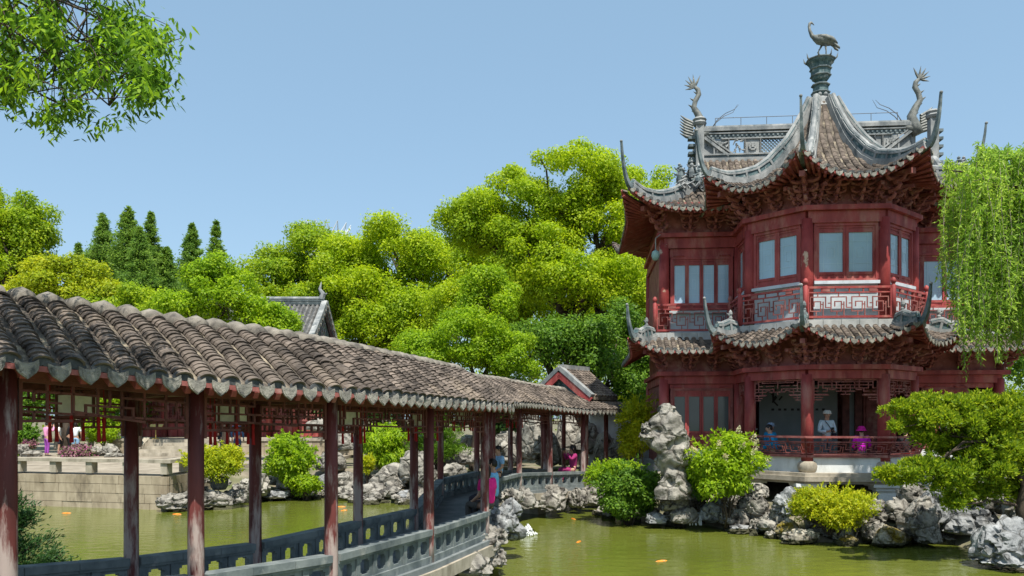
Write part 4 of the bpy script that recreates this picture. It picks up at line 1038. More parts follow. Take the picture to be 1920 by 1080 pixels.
# fish-dragon statues on the ridge ends
def dragon(u, s, label):
    b = pw(u, RV, 12.75); t = empty('dragon_statue', b, -PHI); tag(t, label, 'statue', 'dragon statues on the main ridge')
    mb = MB(); body = [(-.02 * s, 0, -.2), (.12 * s, 0, .15), (.22 * s, 0, .5), (.05 * s, 0, .85), (-.1 * s, 0, 1.1), (-.04 * s, 0, 1.35), (.1 * s, 0, 1.6), (.06 * s, 0, 1.78), (-.06 * s, 0, 1.9)]
    # s = +1: tail curls towards -x
    t.scale = (.88, .88, .9); rad = [.22, .22, .17, .13, .11, .1, .1, .09, .06]; mb.tube(body, rad, 10); mb.build('body', M['bronze'], t, True)
    for k in range(7):
        i = min(k + 1, 7); c = Vector(body[i]); mb = MB(); q = Vector((-s, 0, .35)).normalized(); c2 = c + q * rad[i] * .7
        mb.tube([c2, c2 + q * .16 + Vector((0, 0, .04))], [.05, .006], 4); mb.build('back_spine', M['bronze'], t)
    c = Vector(body[-1])
    for k, an in enumerate((100, 128, 152, 178, 205, 60)):
        q = Vector((math.cos(R(an)) * s, 0, math.sin(R(an)))); mb = MB(); mb.tube([c, c + q * .2 + Vector((0, 0, .02)), c + q * .42 + Vector((0, 0, .07))], [.05, .045, .006], 5); mb.build('tail_fin', M['bronze'], t)
    for k in range(7):
        z = -.1 + .1 * k; mb = MB(); c = Vector((-.12 * s, 0, z)); q = Vector((-s, -.2 + .07 * k, .15 + .06 * k)).normalized(); mb.tube([c, c + q * .3 + Vector((0, 0, .02)), c + q * .55 + Vector((0, 0, .1))], [.07, .06, .015], 6); mb.build('mane_lock', M['bronze'], t)
    mb = MB(); mb.tube([(.1 * s, 0, .0), (.35 * s, 0, .05), (.55 * s, 0, .14), (.72 * s, 0, .1)], [.17, .16, .12, .05], 8); mb.tube([(.3 * s, 0, -.05), (.5 * s, 0, -.06), (.62 * s, 0, -.02)], [.1, .07, .02], 6)
    for y in (-.07, .07): mb.tube([(.38 * s, y, .17), (.42 * s, y * 1.3, .25), (.36 * s, y * 1.4, .33)], [.04, .03, .008], 5)
    mb.build('head', M['bronze'], t, True)
    for y in (-.06, .06):
        mb = MB(); mb.tube([(.55 * s, y, .2), (.8 * s, y * 2, .55), (1.1 * s, y * 2.2, .78), (1.45 * s, y * 2.6, .92), (1.62 * s, y * 2.6, 1.16 + y)], [.022, .018, .015, .012, .006], 5); mb.build('whisker', M['metalwire'], t)
dragon(GX0 + .05, 1, 'grey fish-dragon ridge statue with long whiskers at the left end of the top ridge')
dragon(GX1 - .05, -1, 'grey fish-dragon ridge statue at the right end of the top ridge')
# crane statue on the finial
cr_ = empty('crane_statue', pw(-.02, 2.3, 13.74), -PHI); tag(cr_, 'bronze crane statue standing on the vase finial of the tower roof', 'statue')
mb = MB(); mb.tube([(-.18, 0, .74), (-.04, 0, .68), (.14, 0, .65), (.33, 0, .61), (.48, 0, .54)], [.08, .15, .17, .14, .05], 12)
mb.tube([(-.12, 0, .7), (-.24, 0, .8), (-.3, 0, .95), (-.32, 0, 1.08), (-.3, 0, 1.17), (-.25, 0, 1.2)], [.085, .06, .045, .04, .045, .04], 9); mb.build('body', M['bronze'], cr_, True)
mb = MB(); mb.tube([(-.27, 0, 1.2), (-.22, 0, 1.17), (-.17, 0, 1.11)], [.036, .022, .006], 6); mb.build('beak', M['bronze'], cr_, True)
for y in (-.09, .09):
    mb = MB(); mb.tube([(-.08, y, .74), (.12, y * 1.35, .7), (.36, y * 1.2, .6), (.5, y * .8, .5)], [.05, .08, .07, .02], 8)
    for k in range(6): mb.tube([(.26 + .03 * k, y, .6 - .02 * k), (.4 + .03 * k, y * .9, .52 - .03 * k), (.46 + .02 * k, y * .8, .38 - .01 * k)], [.03, .028, .008], 5)
    mb.build('wing', M['bronze'], cr_, True)
for k, pts in enumerate(([(.1, .05, .58), (.0, .05, .38), (-.05, .05, .3), (.06, .04, .14), (.12, .03, .02)], [(.14, -.05, .58), (.17, -.05, .3), (.16, -.05, .02)])):
    mb = MB(); mb.tube(pts, [.045] + [.02] * (len(pts) - 1), 7); p = Vector(pts[-1])
    for an in (150, 190, 230, 20): mb.tube([p, p + Vector((math.cos(R(an)) * .1, math.sin(R(an)) * .1, .0))], [.015, .006], 5)
    mb.build('leg', M['bronze'], cr_, True)
# small hanging lamp at the left upper column
lm = empty('hanging_lamp', pw(WX0 - .3, WY - .35, 8.05)); tag(lm, 'small pale teal lamp hanging at the upper left corner of the red pavilion', 'lamp')
mb = MB(); mb.lathe((0, 0, 0), [(.03, -.2), (.1, -.16), (.13, -.05), (.11, .08), (.05, .12), (.02, .14)], 12); mb.build('body', surf('pale_teal', (.2, .32, .32), (.3, .45, .43), 5), lm, True)
mb = MB(); mb.tube([(0, 0, .12), (0, 0, .5), (.15, 0, .62)], .018, 6); mb.build('hook', M['mortar'], lm)
# ---------------------------------------------------------------- far red hall behind the terrace
hall = empty('red_hall', (-16, 44.5, 1.88)); tag(hall, 'red hall with lattice doors and grey gabled roof behind the terrace', 'building')
HX0, HX1, HZ = -20.8 + 16, -10.6 + 16, 4.6
nb = 7
for k in range(nb + 1):
    x = lerp(HX0, HX1, k / nb); mb = MB(); mb.lathe((x, 0, 0), [(.17, 0), (.17, HZ)], 12); mb.build('column', M['red'], hall, True)
for k in range(nb):
    x0, x1 = lerp(HX0, HX1, k / nb) + .17, lerp(HX0, HX1, (k + 1) / nb) - .17
    for j in range(2):
        a = lerp(x0, x1, j / 2) + .02; b = lerp(x0, x1, (j + 1) / 2) - .02
        dr = empty('lattice_door', (a, .05, 0), 0, hall); w = b - a
        f = MB(); f.box((w / 2, .03, .45), (w, .05, .86)); f.build('solid_panel', M['red'], dr)
        f = MB(); lattice(f, Vector((0, 0, 0)), Vector((w, 0, 0)), .92, 3.1, fret(w, 2.18, .2, k * 2 + j), .045, .05, .09); f.build('lattice', M['redwood'], dr)
        f = MB(); f.box((w / 2, .1, 2.0), (w, .02, 2.2)); f.build('backing', M['rafter'], dr)
mb = MB(); mb.box(((HX0 + HX1) / 2, 0, 3.6), (HX1 - HX0, .2, .9)); mb.build('lintel', M['redwood'], hall)
mb = MB(); mb.box(((HX0 + HX1) / 2, 4.2, 2.6), (HX1 - HX0 - .2, 8.0, 5.2)); mb.build('wall', M['redwood'], hall)
# roof: gable facing right
rf = empty('roof', (0, 0, 0), 0, hall); GX = -11.8 + 16
pr = [(-2.3, 3.75), (-1.2, 4.25), (0, 4.9), (1.5, 5.9), (3.0, 7.0), (4.2, 7.95)]
mb = MB(); vs = []; fs = []; X_0 = HX0 - 1.5
full = pr + [(8.4 - y, z) for y, z in pr[::-1][1:]]
for x in (X_0, GX + .45): vs += [(x, y, z) for y, z in full]
n = len(full); fs = [(i, i + 1, n + i + 1, n + i) for i in range(n - 1)]; mb.add(vs, fs); mb.add([(x, y, z - .12) for x, y, z in vs], [f[::-1] for f in fs]); mb.build('tile_bed', M['capdark'], rf)
tl = MB()
for k in range(int((GX + .4 - X_0) / .28)):
    x = X_0 + .14 + k * .28; tl.tube([(x, y, z + .03) for y, z in pr], .09, 6)
stuff(tl.build('tile_rows', M['greytile'], rf))
mb = MB(); mb.bar((X_0, 4.2, 8.1), (GX + .4, 4.2, 8.1), .25, .4); mb.tube([(X_0, 4.2, 8.33), (GX + .4, 4.2, 8.33)], .12, 8); mb.build('ridge', M['mortar'], rf)
mb = MB()
for k in range(4): mb.bar((X_0, 4.06 - .01 * k, 7.98 + .1 * k), (GX + .4, 4.06 - .01 * k, 7.98 + .1 * k), .05, .035)
mb.build('ridge_bands', M['horn'], rf)
for s in (0, 1):
    P = [(GX + .42, y if s == 0 else 8.4 - y, z + .08) for y, z in pr]; P[0] = (P[0][0], P[0][1], P[0][2] + .5)
    mb = MB(); mb.sweep([Vector(p) for p in P], [(-.16, -.15), (.16, -.15), (.16, .22), (-.16, .22)]); mb.build('barge_ridge', M['mortar'], rf)
    mb = MB(); mb.sweep([Vector((p[0] + .02, p[1], p[2] - .28)) for p in P], [(-.1, -.1), (.1, -.1), (.1, .08), (-.1, .08)]); mb.build('barge_board', M['horn'], rf)
    for k in range(16):
        t = (k + .5) / 16 * (len(P) - 1); i = int(t); p = Vector(P[i]).lerp(Vector(P[i + 1]), t - i); inst('drip_tile', DRIP_ME, (GX + .62, p.y, p.z - .02), (0, 0, R(90)), rf, 1.3)
mb = MB(); mb.prism([(GX + .2, y, z - .2) for y, z in full], (.06, 0, 0)); mb.build('gable_wall', M['teal'], rf)
mb = MB(); mb.prism([(GX + .27, 4.2 + .45 * math.cos(q), 6.4 + .8 * math.sin(q)) for q in np.linspace(0, 2 * math.pi, 13)[:-1]], (.05, 0, 0))
for q in np.linspace(0, 6.28, 9)[:-1]: mb.box((GX + .34, 4.2 + .26 * math.cos(q), 6.4 + .5 * math.sin(q)), (.1, .14, .2))
mb.build('gable_carving', M['mortar'], rf)
mb = MB(); mb.tube([(GX + .2, 4.2, 8.3), (GX + .3, 4.2, 8.6), (GX + .1, 4.2, 8.9), (GX + .2, 4.2, 9.35)], [.2, .18, .1, .02], 7); mb.tube([(GX + .25, 4.2, 8.5), (GX + .55, 4.2, 8.65)], [.1, .03], 6); mb.build('ridge_ornament', M['mortar'], rf)
# small gate building with red gable at the end of the corridor
gt = empty('gate_house', (2.2, 28.2, 0)); tag(gt, 'small gatehouse with red gable board and grey tiles at the corridor end', 'building')
gd = R(-38)
def G(x, y, z): c, s = math.cos(gd), math.sin(gd); return Vector((x * c - y * s, x * s + y * c, z))
zr, ze, hw, ln = 4.6, 3.62, 1.25, 1.7
mb = MB()
for s in (-1, 1):
    pl = [G(0, -ln / 2, zr), G(s * hw, -ln / 2, ze), G(s * hw, ln / 2, ze), G(0, ln / 2, zr)]; mb.prism(pl if s < 0 else pl[::-1], (0, 0, -.08))
mb.build('roof_bed', M['pan'], gt)
mb = MB()
for s in (-1, 1):
    for k in range(9):
        y = -ln / 2 + .1 + k * .19; N = 11
        for j in range(N):
            a = G(s * hw * (1 - j / N), y, lerp(ze, zr, j / N) + .035); b = G(s * hw * (1 - (j + 1.15) / N), y, lerp(ze, zr, (j + 1.15) / N) + .02); mb.tube([a, b], [.078, .064], 7)
stuff(mb.build('tile_rows', M['tile'], gt))
mb = MB(); mb.bar(G(0, -ln / 2 - .05, zr + .08), G(0, ln / 2, zr + .08), .2, .16)
for s in (-1, 1): mb.bar(G(0, -ln / 2 - .03, zr + .05), G(s * (hw + .05), -ln / 2 - .03, ze + .04), .2, .14)
mb.build('ridge', M['mortar'], gt)
mb = MB()
for s in (-1, 1): mb.bar(G(0, -ln / 2 - .08, zr - .16), G(s * hw, -ln / 2 - .08, ze - .14), .06, .26)
mb.build('barge_board', M['red'], gt)
mb = MB(); mb.prism([G(0, -ln / 2 + .12, zr - .15), G(-hw * .9, -ln / 2 + .12, ze - .08), G(hw * .9, -ln / 2 + .12, ze - .08)], G(0, .06, 0)); mb.build('gable_wall', M['teal'], gt)
for s in (-1, 1):
    for y in (-ln / 2 + .2, ln / 2 - .2): mb = MB(); mb.tube([G(s * hw * .72, y, .7), G(s * hw * .72, y, ze + .15)], .08, 10); mb.build('post', M['colpaint'], gt, True)
sk = empty('skirt_roof', (0, 0, 0), 0, gt); mb = MB(); t2 = MB()
e0, e1 = G(hw + .65, -ln / 2 - .5, 3.16), G(hw + .65, ln / 2 + .3, 3.16); i0, i1 = G(hw * .55, -ln / 2 - .2, 3.62), G(hw * .55, ln / 2 + .1, 3.62)
mb.prism([e0, e1, i1, i0], (0, 0, -.06)); f0, f1 = G(-hw - .3, -ln / 2 - .7, 3.16), G(-hw * .6, -ln / 2 + .1, 3.62)
mb.prism([f0, e0, i0, f1], (0, 0, -.06)); mb.build('roof_bed', M['pan'], sk)
for A_, B_, C_, D_ in ((e0, e1, i1, i0), (f0, e0, i0, f1)):
    n = int((B_ - A_).length / .21)
    for k in range(n):
        t = (k + .5) / n; p, q = A_.lerp(B_, t), D_.lerp(C_, t)
        for j in range(7): t2.tube([p.lerp(q, j / 7) + Vector((0, 0, .03)), p.lerp(q, (j + 1.1) / 7) + Vector((0, 0, .015))], [.075, .062], 7)
        o = Vector((0, 0, 0)); ang = math.atan2((B_ - A_).y, (B_ - A_).x); inst('drip_tile', DRIPS_ME, A_.lerp(B_, k / n) + Vector((0, 0, .01)), (0, 0, ang), sk)
stuff(t2.build('tile_rows', M['tile'], sk))
# low garden wall with tiled coping, right of the gatehouse
gw = empty('garden_wall', (6.2, 31, 0)); tag(gw, 'white garden wall with tiled coping between the gatehouse and the pavilion', 'wall')
mb = MB(); mb.box((0, 0, 2.0), (6.4, .3, 2.3)); mb.build('wall', M['plaster'], gw)
mb = MB(); mb.prism([(-3.3, -.4, 3.12), (-3.3, 0, 3.45), (-3.3, .4, 3.12)], (6.6, 0, 0)); mb.build('coping_bed', M['horn'], gw)
mb = MB()
for k in range(28): x = -3.2 + k * .235; mb.tube([(x, -.44, 3.14), (x, 0, 3.5)], .07, 6)
stuff(mb.build('coping_tiles', M['tile'], gw))
for k in range(28): inst('drip_tile', DRIPS_ME, (-3.1 + k * .235, -.45, 3.12), (0, 0, 0), gw)
# far skyscraper with a petal crown, barely above the trees
tw = empty('distant_tower', at(612, 500, 520)); tag(tw, 'distant pale skyscraper whose petal shaped crown peeks above the trees', 'skyscraper')
mb = MB(); mb.lathe((0, 0, -95), [(11, 0), (11, 105), (9, 112)], 16); mb.build('shaft', M['steel'], tw)
for k in range(14):
    q = k * 2 * math.pi / 14; o = Vector((math.cos(q), math.sin(q), 0)); mb = MB()
    for s in (-1, 1):
        p = Vector((-math.sin(q), math.cos(q), 0)) * s * 2.2; mb.tube([o * 8 + p + Vector((0, 0, 12)), o * 13 + p * .8 + Vector((0, 0, 21)), o * 16 + Vector((0, 0, 27))], [.5, .45, .2], 5)
    mb.build('crown_petal', M['steel'], tw)

# ---------------------------------------------------------------- garden rocks
def ico(sub):
    import bmesh
    bm = bmesh.new(); bmesh.ops.create_icosphere(bm, subdivisions=sub, radius=1); v = [tuple(q.co) for q in bm.verts]; f = [tuple(q.index for q in p.verts) for p in bm.faces]; bm.free(); return v, f
ICO = {k: ico(k) for k in (3, 4, 5)}
def rock_mesh(seed, size, sub=4, rough=1.0, flat=.25):
    r = random.Random(seed); o = Vector((r.uniform(-50, 50), r.uniform(-50, 50), r.uniform(-50, 50))); vs = []
    cuts = [(Vector((r.gauss(0, 1), r.gauss(0, 1), r.gauss(0, .9))).normalized(), r.uniform(.66, .92)) for _ in range(11)]
    for v in ICO[sub][0]:
        p = Vector(v); q = p * 1.15 + o
        n = noise.fractal(q * .9, 1, 2, 3) * .32
        d, _ = noise.voronoi(q * 1.7); crease = min(.5, d[1] - d[0])
        d2, _ = noise.voronoi(q * 3.9 + Vector((9, 3, 1))); c2 = min(.45, d2[1] - d2[0])
        k = 1 + n * .8 * rough + (crease - .28) * .5 * rough + (c2 - .22) * .26 * rough + noise.noise(q * 6) * .06 * rough
        pit = noise.noise(q * 2.6 + Vector((4, 4, 4)))
        if pit > .28: k -= (pit - .28) * .75 * rough
        p = p * k
        for cn, ch_ in cuts:
            ex = p.dot(cn) - ch_
            if ex > 0: p = p - cn * ex * .6
        p.z = p.z if p.z > -flat else -flat + (p.z + flat) * .35
        vs.append((p.x * size[0], p.y * size[1], p.z * size[2]))
    return MB().add(vs, ICO[sub][1])
RL = {'p': 'rock', 'b': 'rockblue', 'm': 'rockmoss'}
def rock(c, size, seed, mat='p', label=None, group=None, sub=4, rz=0, rough=1.0, nm='garden_rock'):
    o = rock_mesh(seed, size, sub, rough).build(nm, M[RL[mat]], None, False, c, rz); autosmooth(o, 32)
    return tag(o, label, 'rock', group)
G1 = 'rocks edging the pond before the red pavilion'; l1 = 'weathered pale limestone boulder in the rock edging below the red pavilion'
spec = []                                # px, py of the rock's middle, depth, half width and half height in photo pixels
for (x, y, d, w, h, m) in ((1265, 945, 21.4, 30, 28, 'p'), (1285, 970, 21.1, 30, 22, 'p'), (1335, 965, 21.2, 26, 26, 'b'), (1380, 975, 20.8, 34, 22, 'p'), (1355, 945, 22, 28, 20, 'p'),
      (1400, 948, 21.2, 20, 18, 'p'), (1423, 955, 20.6, 22, 24, 'p'), (1440, 985, 20.0, 22, 22, 'p'), (1418, 990, 20.2, 16, 18, 'p'), (1390, 996, 20.3, 30, 12, 'b'), (1478, 950, 19.6, 24, 34, 'b'), (1462, 970, 19.8, 18, 30, 'p'),
      (1500, 1010, 18.6, 40, 20, 'm'), (1478, 992, 19.2, 22, 18, 'm'), (1535, 985, 19.2, 30, 26, 'p'), (1575, 1000, 18.8, 28, 22, 'p'), (1590, 1018, 18.3, 24, 14, 'm'), (1610, 985, 19, 26, 26, 'p'),
      (1640, 965, 19.0, 28, 28, 'p'), (1668, 1010, 18.2, 44, 24, 'm'), (1640, 1000, 18.5, 26, 26, 'p'), (1690, 965, 18.8, 30, 26, 'p'), (1720, 985, 18.2, 34, 50, 'p'), (1750, 960, 18.6, 30, 50, 'b'), (1740, 1005, 18.0, 26, 28, 'p'),
      (1715, 930, 19.0, 34, 24, 'p'), (1775, 935, 18.8, 34, 30, 'p'), (1800, 900, 19.5, 40, 34, 'p'), (1840, 930, 18.6, 40, 30, 'p'), (1800, 985, 18.4, 34, 36, 'b'), (1840, 985, 18.4, 40, 40, 'b'), (1880, 940, 18.2, 40, 40, 'p'), (1915, 960, 17.5, 36, 40, 'p'),
      (1600, 960, 20, 30, 16, 'p'), (1540, 945, 20.2, 30, 24, 'p'), (1420, 925, 21.4, 24, 20, 'p'), (1230, 975, 21.2, 22, 14, 'b'), (1300, 930, 22.2, 30, 22, 'p'), (1385, 925, 22.3, 30, 22, 'p')):
    spec.append((x, y, d, w, h, m, l1, G1))
G2 = 'rockery stones on the far bank'; l2 = 'pale limestone rockery stone on the far bank seen between the corridor columns'
for (x, y, d, w, h, m) in ((600, 800, 34, 26, 18, 'p'), (640, 835, 33, 30, 24, 'p'), (660, 800, 34, 26, 22, 'p'), (620, 870, 31, 34, 26, 'p'), (648, 905, 29.5, 30, 20, 'p'), (610, 905, 30, 28, 18, 'b'), (580, 925, 30, 26, 8, 'b'), (690, 870, 30, 26, 26, 'p'),
      (700, 925, 28, 30, 22, 'p'), (728, 905, 28.5, 30, 26, 'p'), (760, 935, 27.8, 26, 14, 'b'), (745, 890, 29, 36, 22, 'p'), (770, 880, 28.6, 24, 40, 'p'), (795, 890, 28.4, 24, 42, 'p'), (830, 870, 30, 30, 26, 'p'), (870, 860, 30, 30, 22, 'p'), (715, 945, 27.6, 22, 10, 'p'), (660, 930, 28.5, 26, 10, 'p'),
      (850, 890, 29, 30, 22, 'p'), (880, 835, 32, 26, 22, 'p'), (790, 835, 32, 26, 20, 'b'), (735, 925, 27.8, 20, 16, 'p'), (785, 930, 27.6, 22, 16, 'p')):
    spec.append((x, y, d, w, h, m, l2, G2))
G3 = 'tall rocks of the rockery behind the corridor'; l3 = 'tall craggy limestone rock of the rockery rising behind the far corridor bend'
for (x, y, d, w, h, m) in ((995, 830, 30.5, 28, 62, 'p'), (955, 850, 31, 34, 46, 'p'), (1030, 850, 30.5, 26, 50, 'p'), (1065, 840, 31.5, 26, 60, 'p'), (1100, 830, 31, 26, 44, 'p'), (1135, 850, 30, 24, 36, 'p'), (1000, 700, 36, 12, 22, 'b'), (1160, 860, 29, 24, 32, 'p'), (915, 855, 32, 26, 40, 'p')):
    spec.append((x, y, d, w, h, m, l3, G3))
G4 = 'rock piers under the corridor bridge'; l4 = 'rough limestone pier rock under the corridor bridge at the water'
for (x, y, d, w, h, m) in ((940, 985, 16.4, 32, 34, 'b'), (955, 960, 17.4, 24, 24, 'b'), (965, 1000, 16.6, 22, 26, 'b'), (960, 935, 19, 26, 20, 'p'), (985, 942, 20.5, 22, 26, 'p'), (1035, 945, 23.4, 26, 26, 'p'), (1040, 925, 23.8, 24, 16, 'p'), (1082, 940, 24.5, 18, 24, 'p'), (1105, 935, 25, 24, 26, 'p'),
      (890, 1025, 14.6, 46, 30, 'p'), (925, 1010, 15.0, 30, 24, 'p'), (828, 1065, 13.4, 28, 24, 'p'), (880, 1065, 13.6, 44, 30, 'p'), (925, 1050, 14.8, 26, 26, 'p')):
    spec.append((x, y, d, w, h, m, l4, G4))
G5 = 'boulders below the potted shrub'; l5 = 'low pale boulder at the waterline below the yellow-green potted shrub'
for (x, y, d, w, h, m) in ((335, 945, 25.2, 38, 22, 'p'), (395, 940, 25.6, 44, 22, 'p'), (440, 935, 26.2, 30, 18, 'p'), (485, 915, 27.8, 22, 30, 'p'), (515, 930, 28.2, 26, 10, 'b'), (545, 905, 29.0, 28, 26, 'b')):
    spec.append((x, y, d, w, h, m, l5, G5))
G6 = 'small stones around the terrace flower bed'; l6 = 'small grey stone beside the flower bed on the terrace'
for (x, y, d, w, h, m) in ((42, 845, 38, 14, 14, 'p'), (60, 853, 38, 18, 10, 'p'), (180, 848, 38.5, 22, 10, 'p'), (207, 845, 38.5, 16, 13, 'p'), (215, 855, 37.5, 18, 7, 'p')):
    spec.append((x, y, d, w, h, m, l6, G6))
ORD = ['leftmost', 'second', 'third', 'fourth', 'fifth', 'sixth', 'seventh', 'eighth', 'ninth', 'tenth', 'eleventh', 'twelfth', 'thirteenth', 'fourteenth', 'fifteenth', 'sixteenth', 'seventeenth', 'eighteenth', 'nineteenth', 'twentieth', 'twenty-first', 'twenty-second', 'twenty-third']
ROW = {G1: ('along the waterline below the red pavilion', 'of the upper row below the red pavilion'), G2: ('of the far bank stones touching the water', 'of the upper far bank stones'),
       G3: ('of the tall crags behind the corridor bend',), G4: ('of the pier rocks under the corridor bridge',), G5: ('of the low boulders below the potted shrub',), G6: ('of the small stones by the terrace flower bed',)}
KIND = {'p': 'pale grey', 'b': 'blue-grey', 'm': 'mossy ochre stained'}
labels = {}
for gp, rows_ in ROW.items():
    idx = [i for i, q in enumerate(spec) if q[7] == gp]
    wl_ = lambda q: q[1] + q[4] > 785 + (EYE - .22) * 1500 / q[2]
    sets = [idx] if len(rows_) == 1 else [[i for i in idx if wl_(spec[i])], [i for i in idx if not wl_(spec[i])]]
    for st_, tx in zip(sets, rows_):
        for n_, i in enumerate(sorted(st_, key=lambda i: spec[i][0])): labels[i] = KIND[spec[i][5]] + ' rock, ' + ORD[n_] + ('' if n_ == 0 else ' from left') + ' ' + tx
for k, (x, y, d, w, h, m, lb, gp) in enumerate(spec):
    c = at(x, y, d); s = d / 1500; rock(c, (w * s * 1.06, (w + h) / 2 * s * .95, h * s * 1.06), 100 + k, m, labels[k], gp, 4 if d < 27 else 3, rnd.random() * .7)
# rubble filling the gaps of the shore
rub = MB(); rr_ = random.Random(77); small = [rock_mesh(900 + k, (1, 1, .8), 3, 1.1) for k in range(6)]
shore = [(2.7, 24.4), (3.0, 22.7), (3.9, 21.6), (4.9, 21.7), (5.9, 20.5), (6.6, 19.2), (8.2, 18.5), (9.7, 18.7), (10.6, 18.4), (12.4, 17.6)]
def strew(path_, n, up, s0, s1):
    for k in range(n):
        t = rr_.random() * (len(path_) - 1); i = int(t); p = Vector((*path_[i], 0)).lerp(Vector((*path_[i + 1], 0)), t - i); off = rr_.uniform(-.12, up); q = (p + Vector((rr_.gauss(0, .12), off, 0))); s_ = rr_.uniform(s0, s1)
        m_ = small[k % 6]; Mx = Matrix.Translation((q.x, q.y, max(0, off) * .5 + .02)) @ Matrix.Rotation(rr_.random() * 6, 4, 'Z') @ Matrix.Scale(s_, 4)
        rub.add([Mx @ Vector(v) for v in m_.v], m_.f)
strew(shore, 120, 1.0, .1, .26); strew([(-10.6, 25.6), (-9.2, 27.8), (-7.9, 29.2), (-6.2, 28.6), (-4.8, 27.2), (-3.3, 27.2), (-2.6, 28.3), (.6, 28.6), (2.2, 27.6)], 130, 1.6, .14, .34)
ro = rub.build('shore_rubble', M['rock']); autosmooth(ro, 32); tag(ro, 'loose limestone rubble between the bigger rocks along the pond edge', 'rubble', None, 'stuff')
rock(at(1885, 1030, 15.6), (.75, .7, .62), 71, 'b', 'large blue-grey boulder in the pond at the lower right corner', None, 5)
# the standing scholar's stone
def scholar():
    pts = [((1262, 915), .27), ((1258, 880), .30), ((1266, 845), .34), ((1262, 815), .40), ((1252, 790), .35), ((1250, 772), .2)]
    d = 20.9; vs = []; n = 44; rows_ = 60; base = at(1258, 925, d); mbx = MB()
    zs = np.linspace(935, 756, rows_)
    for y in zs:
        cx_ = float(np.interp(y, [756, 780, 800, 830, 870, 900, 935], [1250, 1252, 1247, 1253, 1262, 1262, 1262])); hw = float(np.interp(y, [756, 766, 790, 810, 830, 850, 880, 905, 935], [4, 18, 30, 40, 42, 36, 31, 32, 38]))
        for k in range(n):
            q = 2 * math.pi * k / n; p = at(cx_, y, d) + Vector((hw * d / 1500 * math.cos(q), hw * .62 * d / 1500 * math.sin(q), 0)); w = p * 1.9
            dd, _ = noise.voronoi(p * 2.6); cr2 = min(.5, dd[1] - dd[0]); dn = noise.fractal(p * 1.6, 1, 2, 3) * .11 + (cr2 - .25) * .22; pit = noise.noise(p * 3.3); dn -= max(0, pit - .15) * .5
            o = Vector((math.cos(q), math.sin(q) * .8, 0)); vs.append(p + o * dn * .85 - base)
    fs = [(i * n + k, i * n + (k + 1) % n, (i + 1) * n + (k + 1) % n, (i + 1) * n + k) for i in range(rows_ - 1) for k in range(n)] + [tuple(range((rows_ - 1) * n, rows_ * n))]
    t = empty('scholar_stone', base); mbx.add(vs, fs); o = mbx.build('standing_stone', M['rock'], t); autosmooth(o, 35)
    o = rock_mesh(33, (.26, .26, .2), 4, 1.2).build('side_lobe', M['rock'], t, False, at(1218, 822, d) - base); autosmooth(o, 35)
    o = rock_mesh(35, (.16, .2, .2), 4, 1.2).build('side_lobe', M['rock'], t, False, at(1212, 805, d) - base); autosmooth(o, 35)
    tag(t, 'tall pitted white-grey standing scholar stone left of the red pavilion', 'rock')
scholar()
# little fountain jet, waterfall and koi
wt = surf('foaming_water', (.7, .74, .76), (.9, .92, .93), 8, .2, None, bump=.4)
ft = empty('fountain_jet', at(990, 1003, 19.9)); tag(ft, 'small white bubbling fountain jet in the pond by the bridge rocks', 'fountain'); r_ = random.Random(3); mb = MB()
for k in range(240):
    h = r_.random() ** 1.4; a = r_.random() * 6.28; rr = .015 + .24 * (1 - h) ** 1.1 * r_.random() ** .6; mb.lathe((rr * math.cos(a), rr * math.sin(a), h * .26), [(.003, -.022), (.006 + .009 * (1 - h), 0), (.003, .03)], 5)
mb.build('jet', wt, ft, True)
wf = empty('waterfall', at(1305, 985, 21.0)); tag(wf, 'little white waterfall trickling between the shore rocks under the flowering shrub', 'waterfall'); mb = MB()
for k in range(8): x = -.12 + .034 * k + r_.uniform(-.01, .01); mb.tube([(x, .25, .32 + r_.uniform(-.05, .03)), (x * 1.2, .1, .22), (x * 1.4 + r_.uniform(-.03, .03), .0, .0)], [.006, .009, .012], 5)
mb.build('falling_water', wt, wf, True)
koi_m = surf('orange_koi', (.62, .14, .015), (.8, .3, .04), 9, .35, (.85, .75, .6), 6, (.62, .7)); kp = [((1240, 1052), .5, 'in the open water at the lower right'), ((1085, 1016), 1.2, 'near the bush left of the shore rocks'), ((625, 938), .3, 'left of the far rockery stones'), ((640, 950), .1, 'close to the far rockery stones'), ((332, 964), 0, 'by the boulders under the potted shrub'), ((645, 957), 1.0, 'nearest the bridge among the far left koi'), ((125, 962), .1, 'at the foot of the embankment wall'), ((1075, 973), 2, 'beside the bridge rocks')]
for (px, py), rz, wl_ in kp:
    d = EYE * 1500 / (py - 785); t = empty('koi', (at(px, py, d).x, d, -.012), rz); tag(t, 'orange koi carp swimming ' + wl_, 'fish', 'koi in the pond')
    t.scale = (.8, .55, .5); mb = MB(); mb.tube([(-.2, 0, 0), (-.12, .01, .01), (0, .0, .015), (.12, -.02, .01), (.2, -.02, 0)], [.02, .045, .06, .05, .015], 8); mb.build('body', koi_m, t, True)
    mb = MB(); mb.prism([(-.19, 0, .0), (-.32, .07, .006), (-.28, .0, .006), (-.32, -.07, .006)], (0, 0, .008)); mb.build('tail', koi_m, t)
    mb = MB(); mb.prism([(.05, .04, .0), (-.02, .11, 0), (-.04, .05, 0)], (0, 0, .006)); mb.prism([(.05, -.05, .0), (-.02, -.12, 0), (-.04, -.05, 0)], (0, 0, .006)); mb.build('fins', koi_m, t)
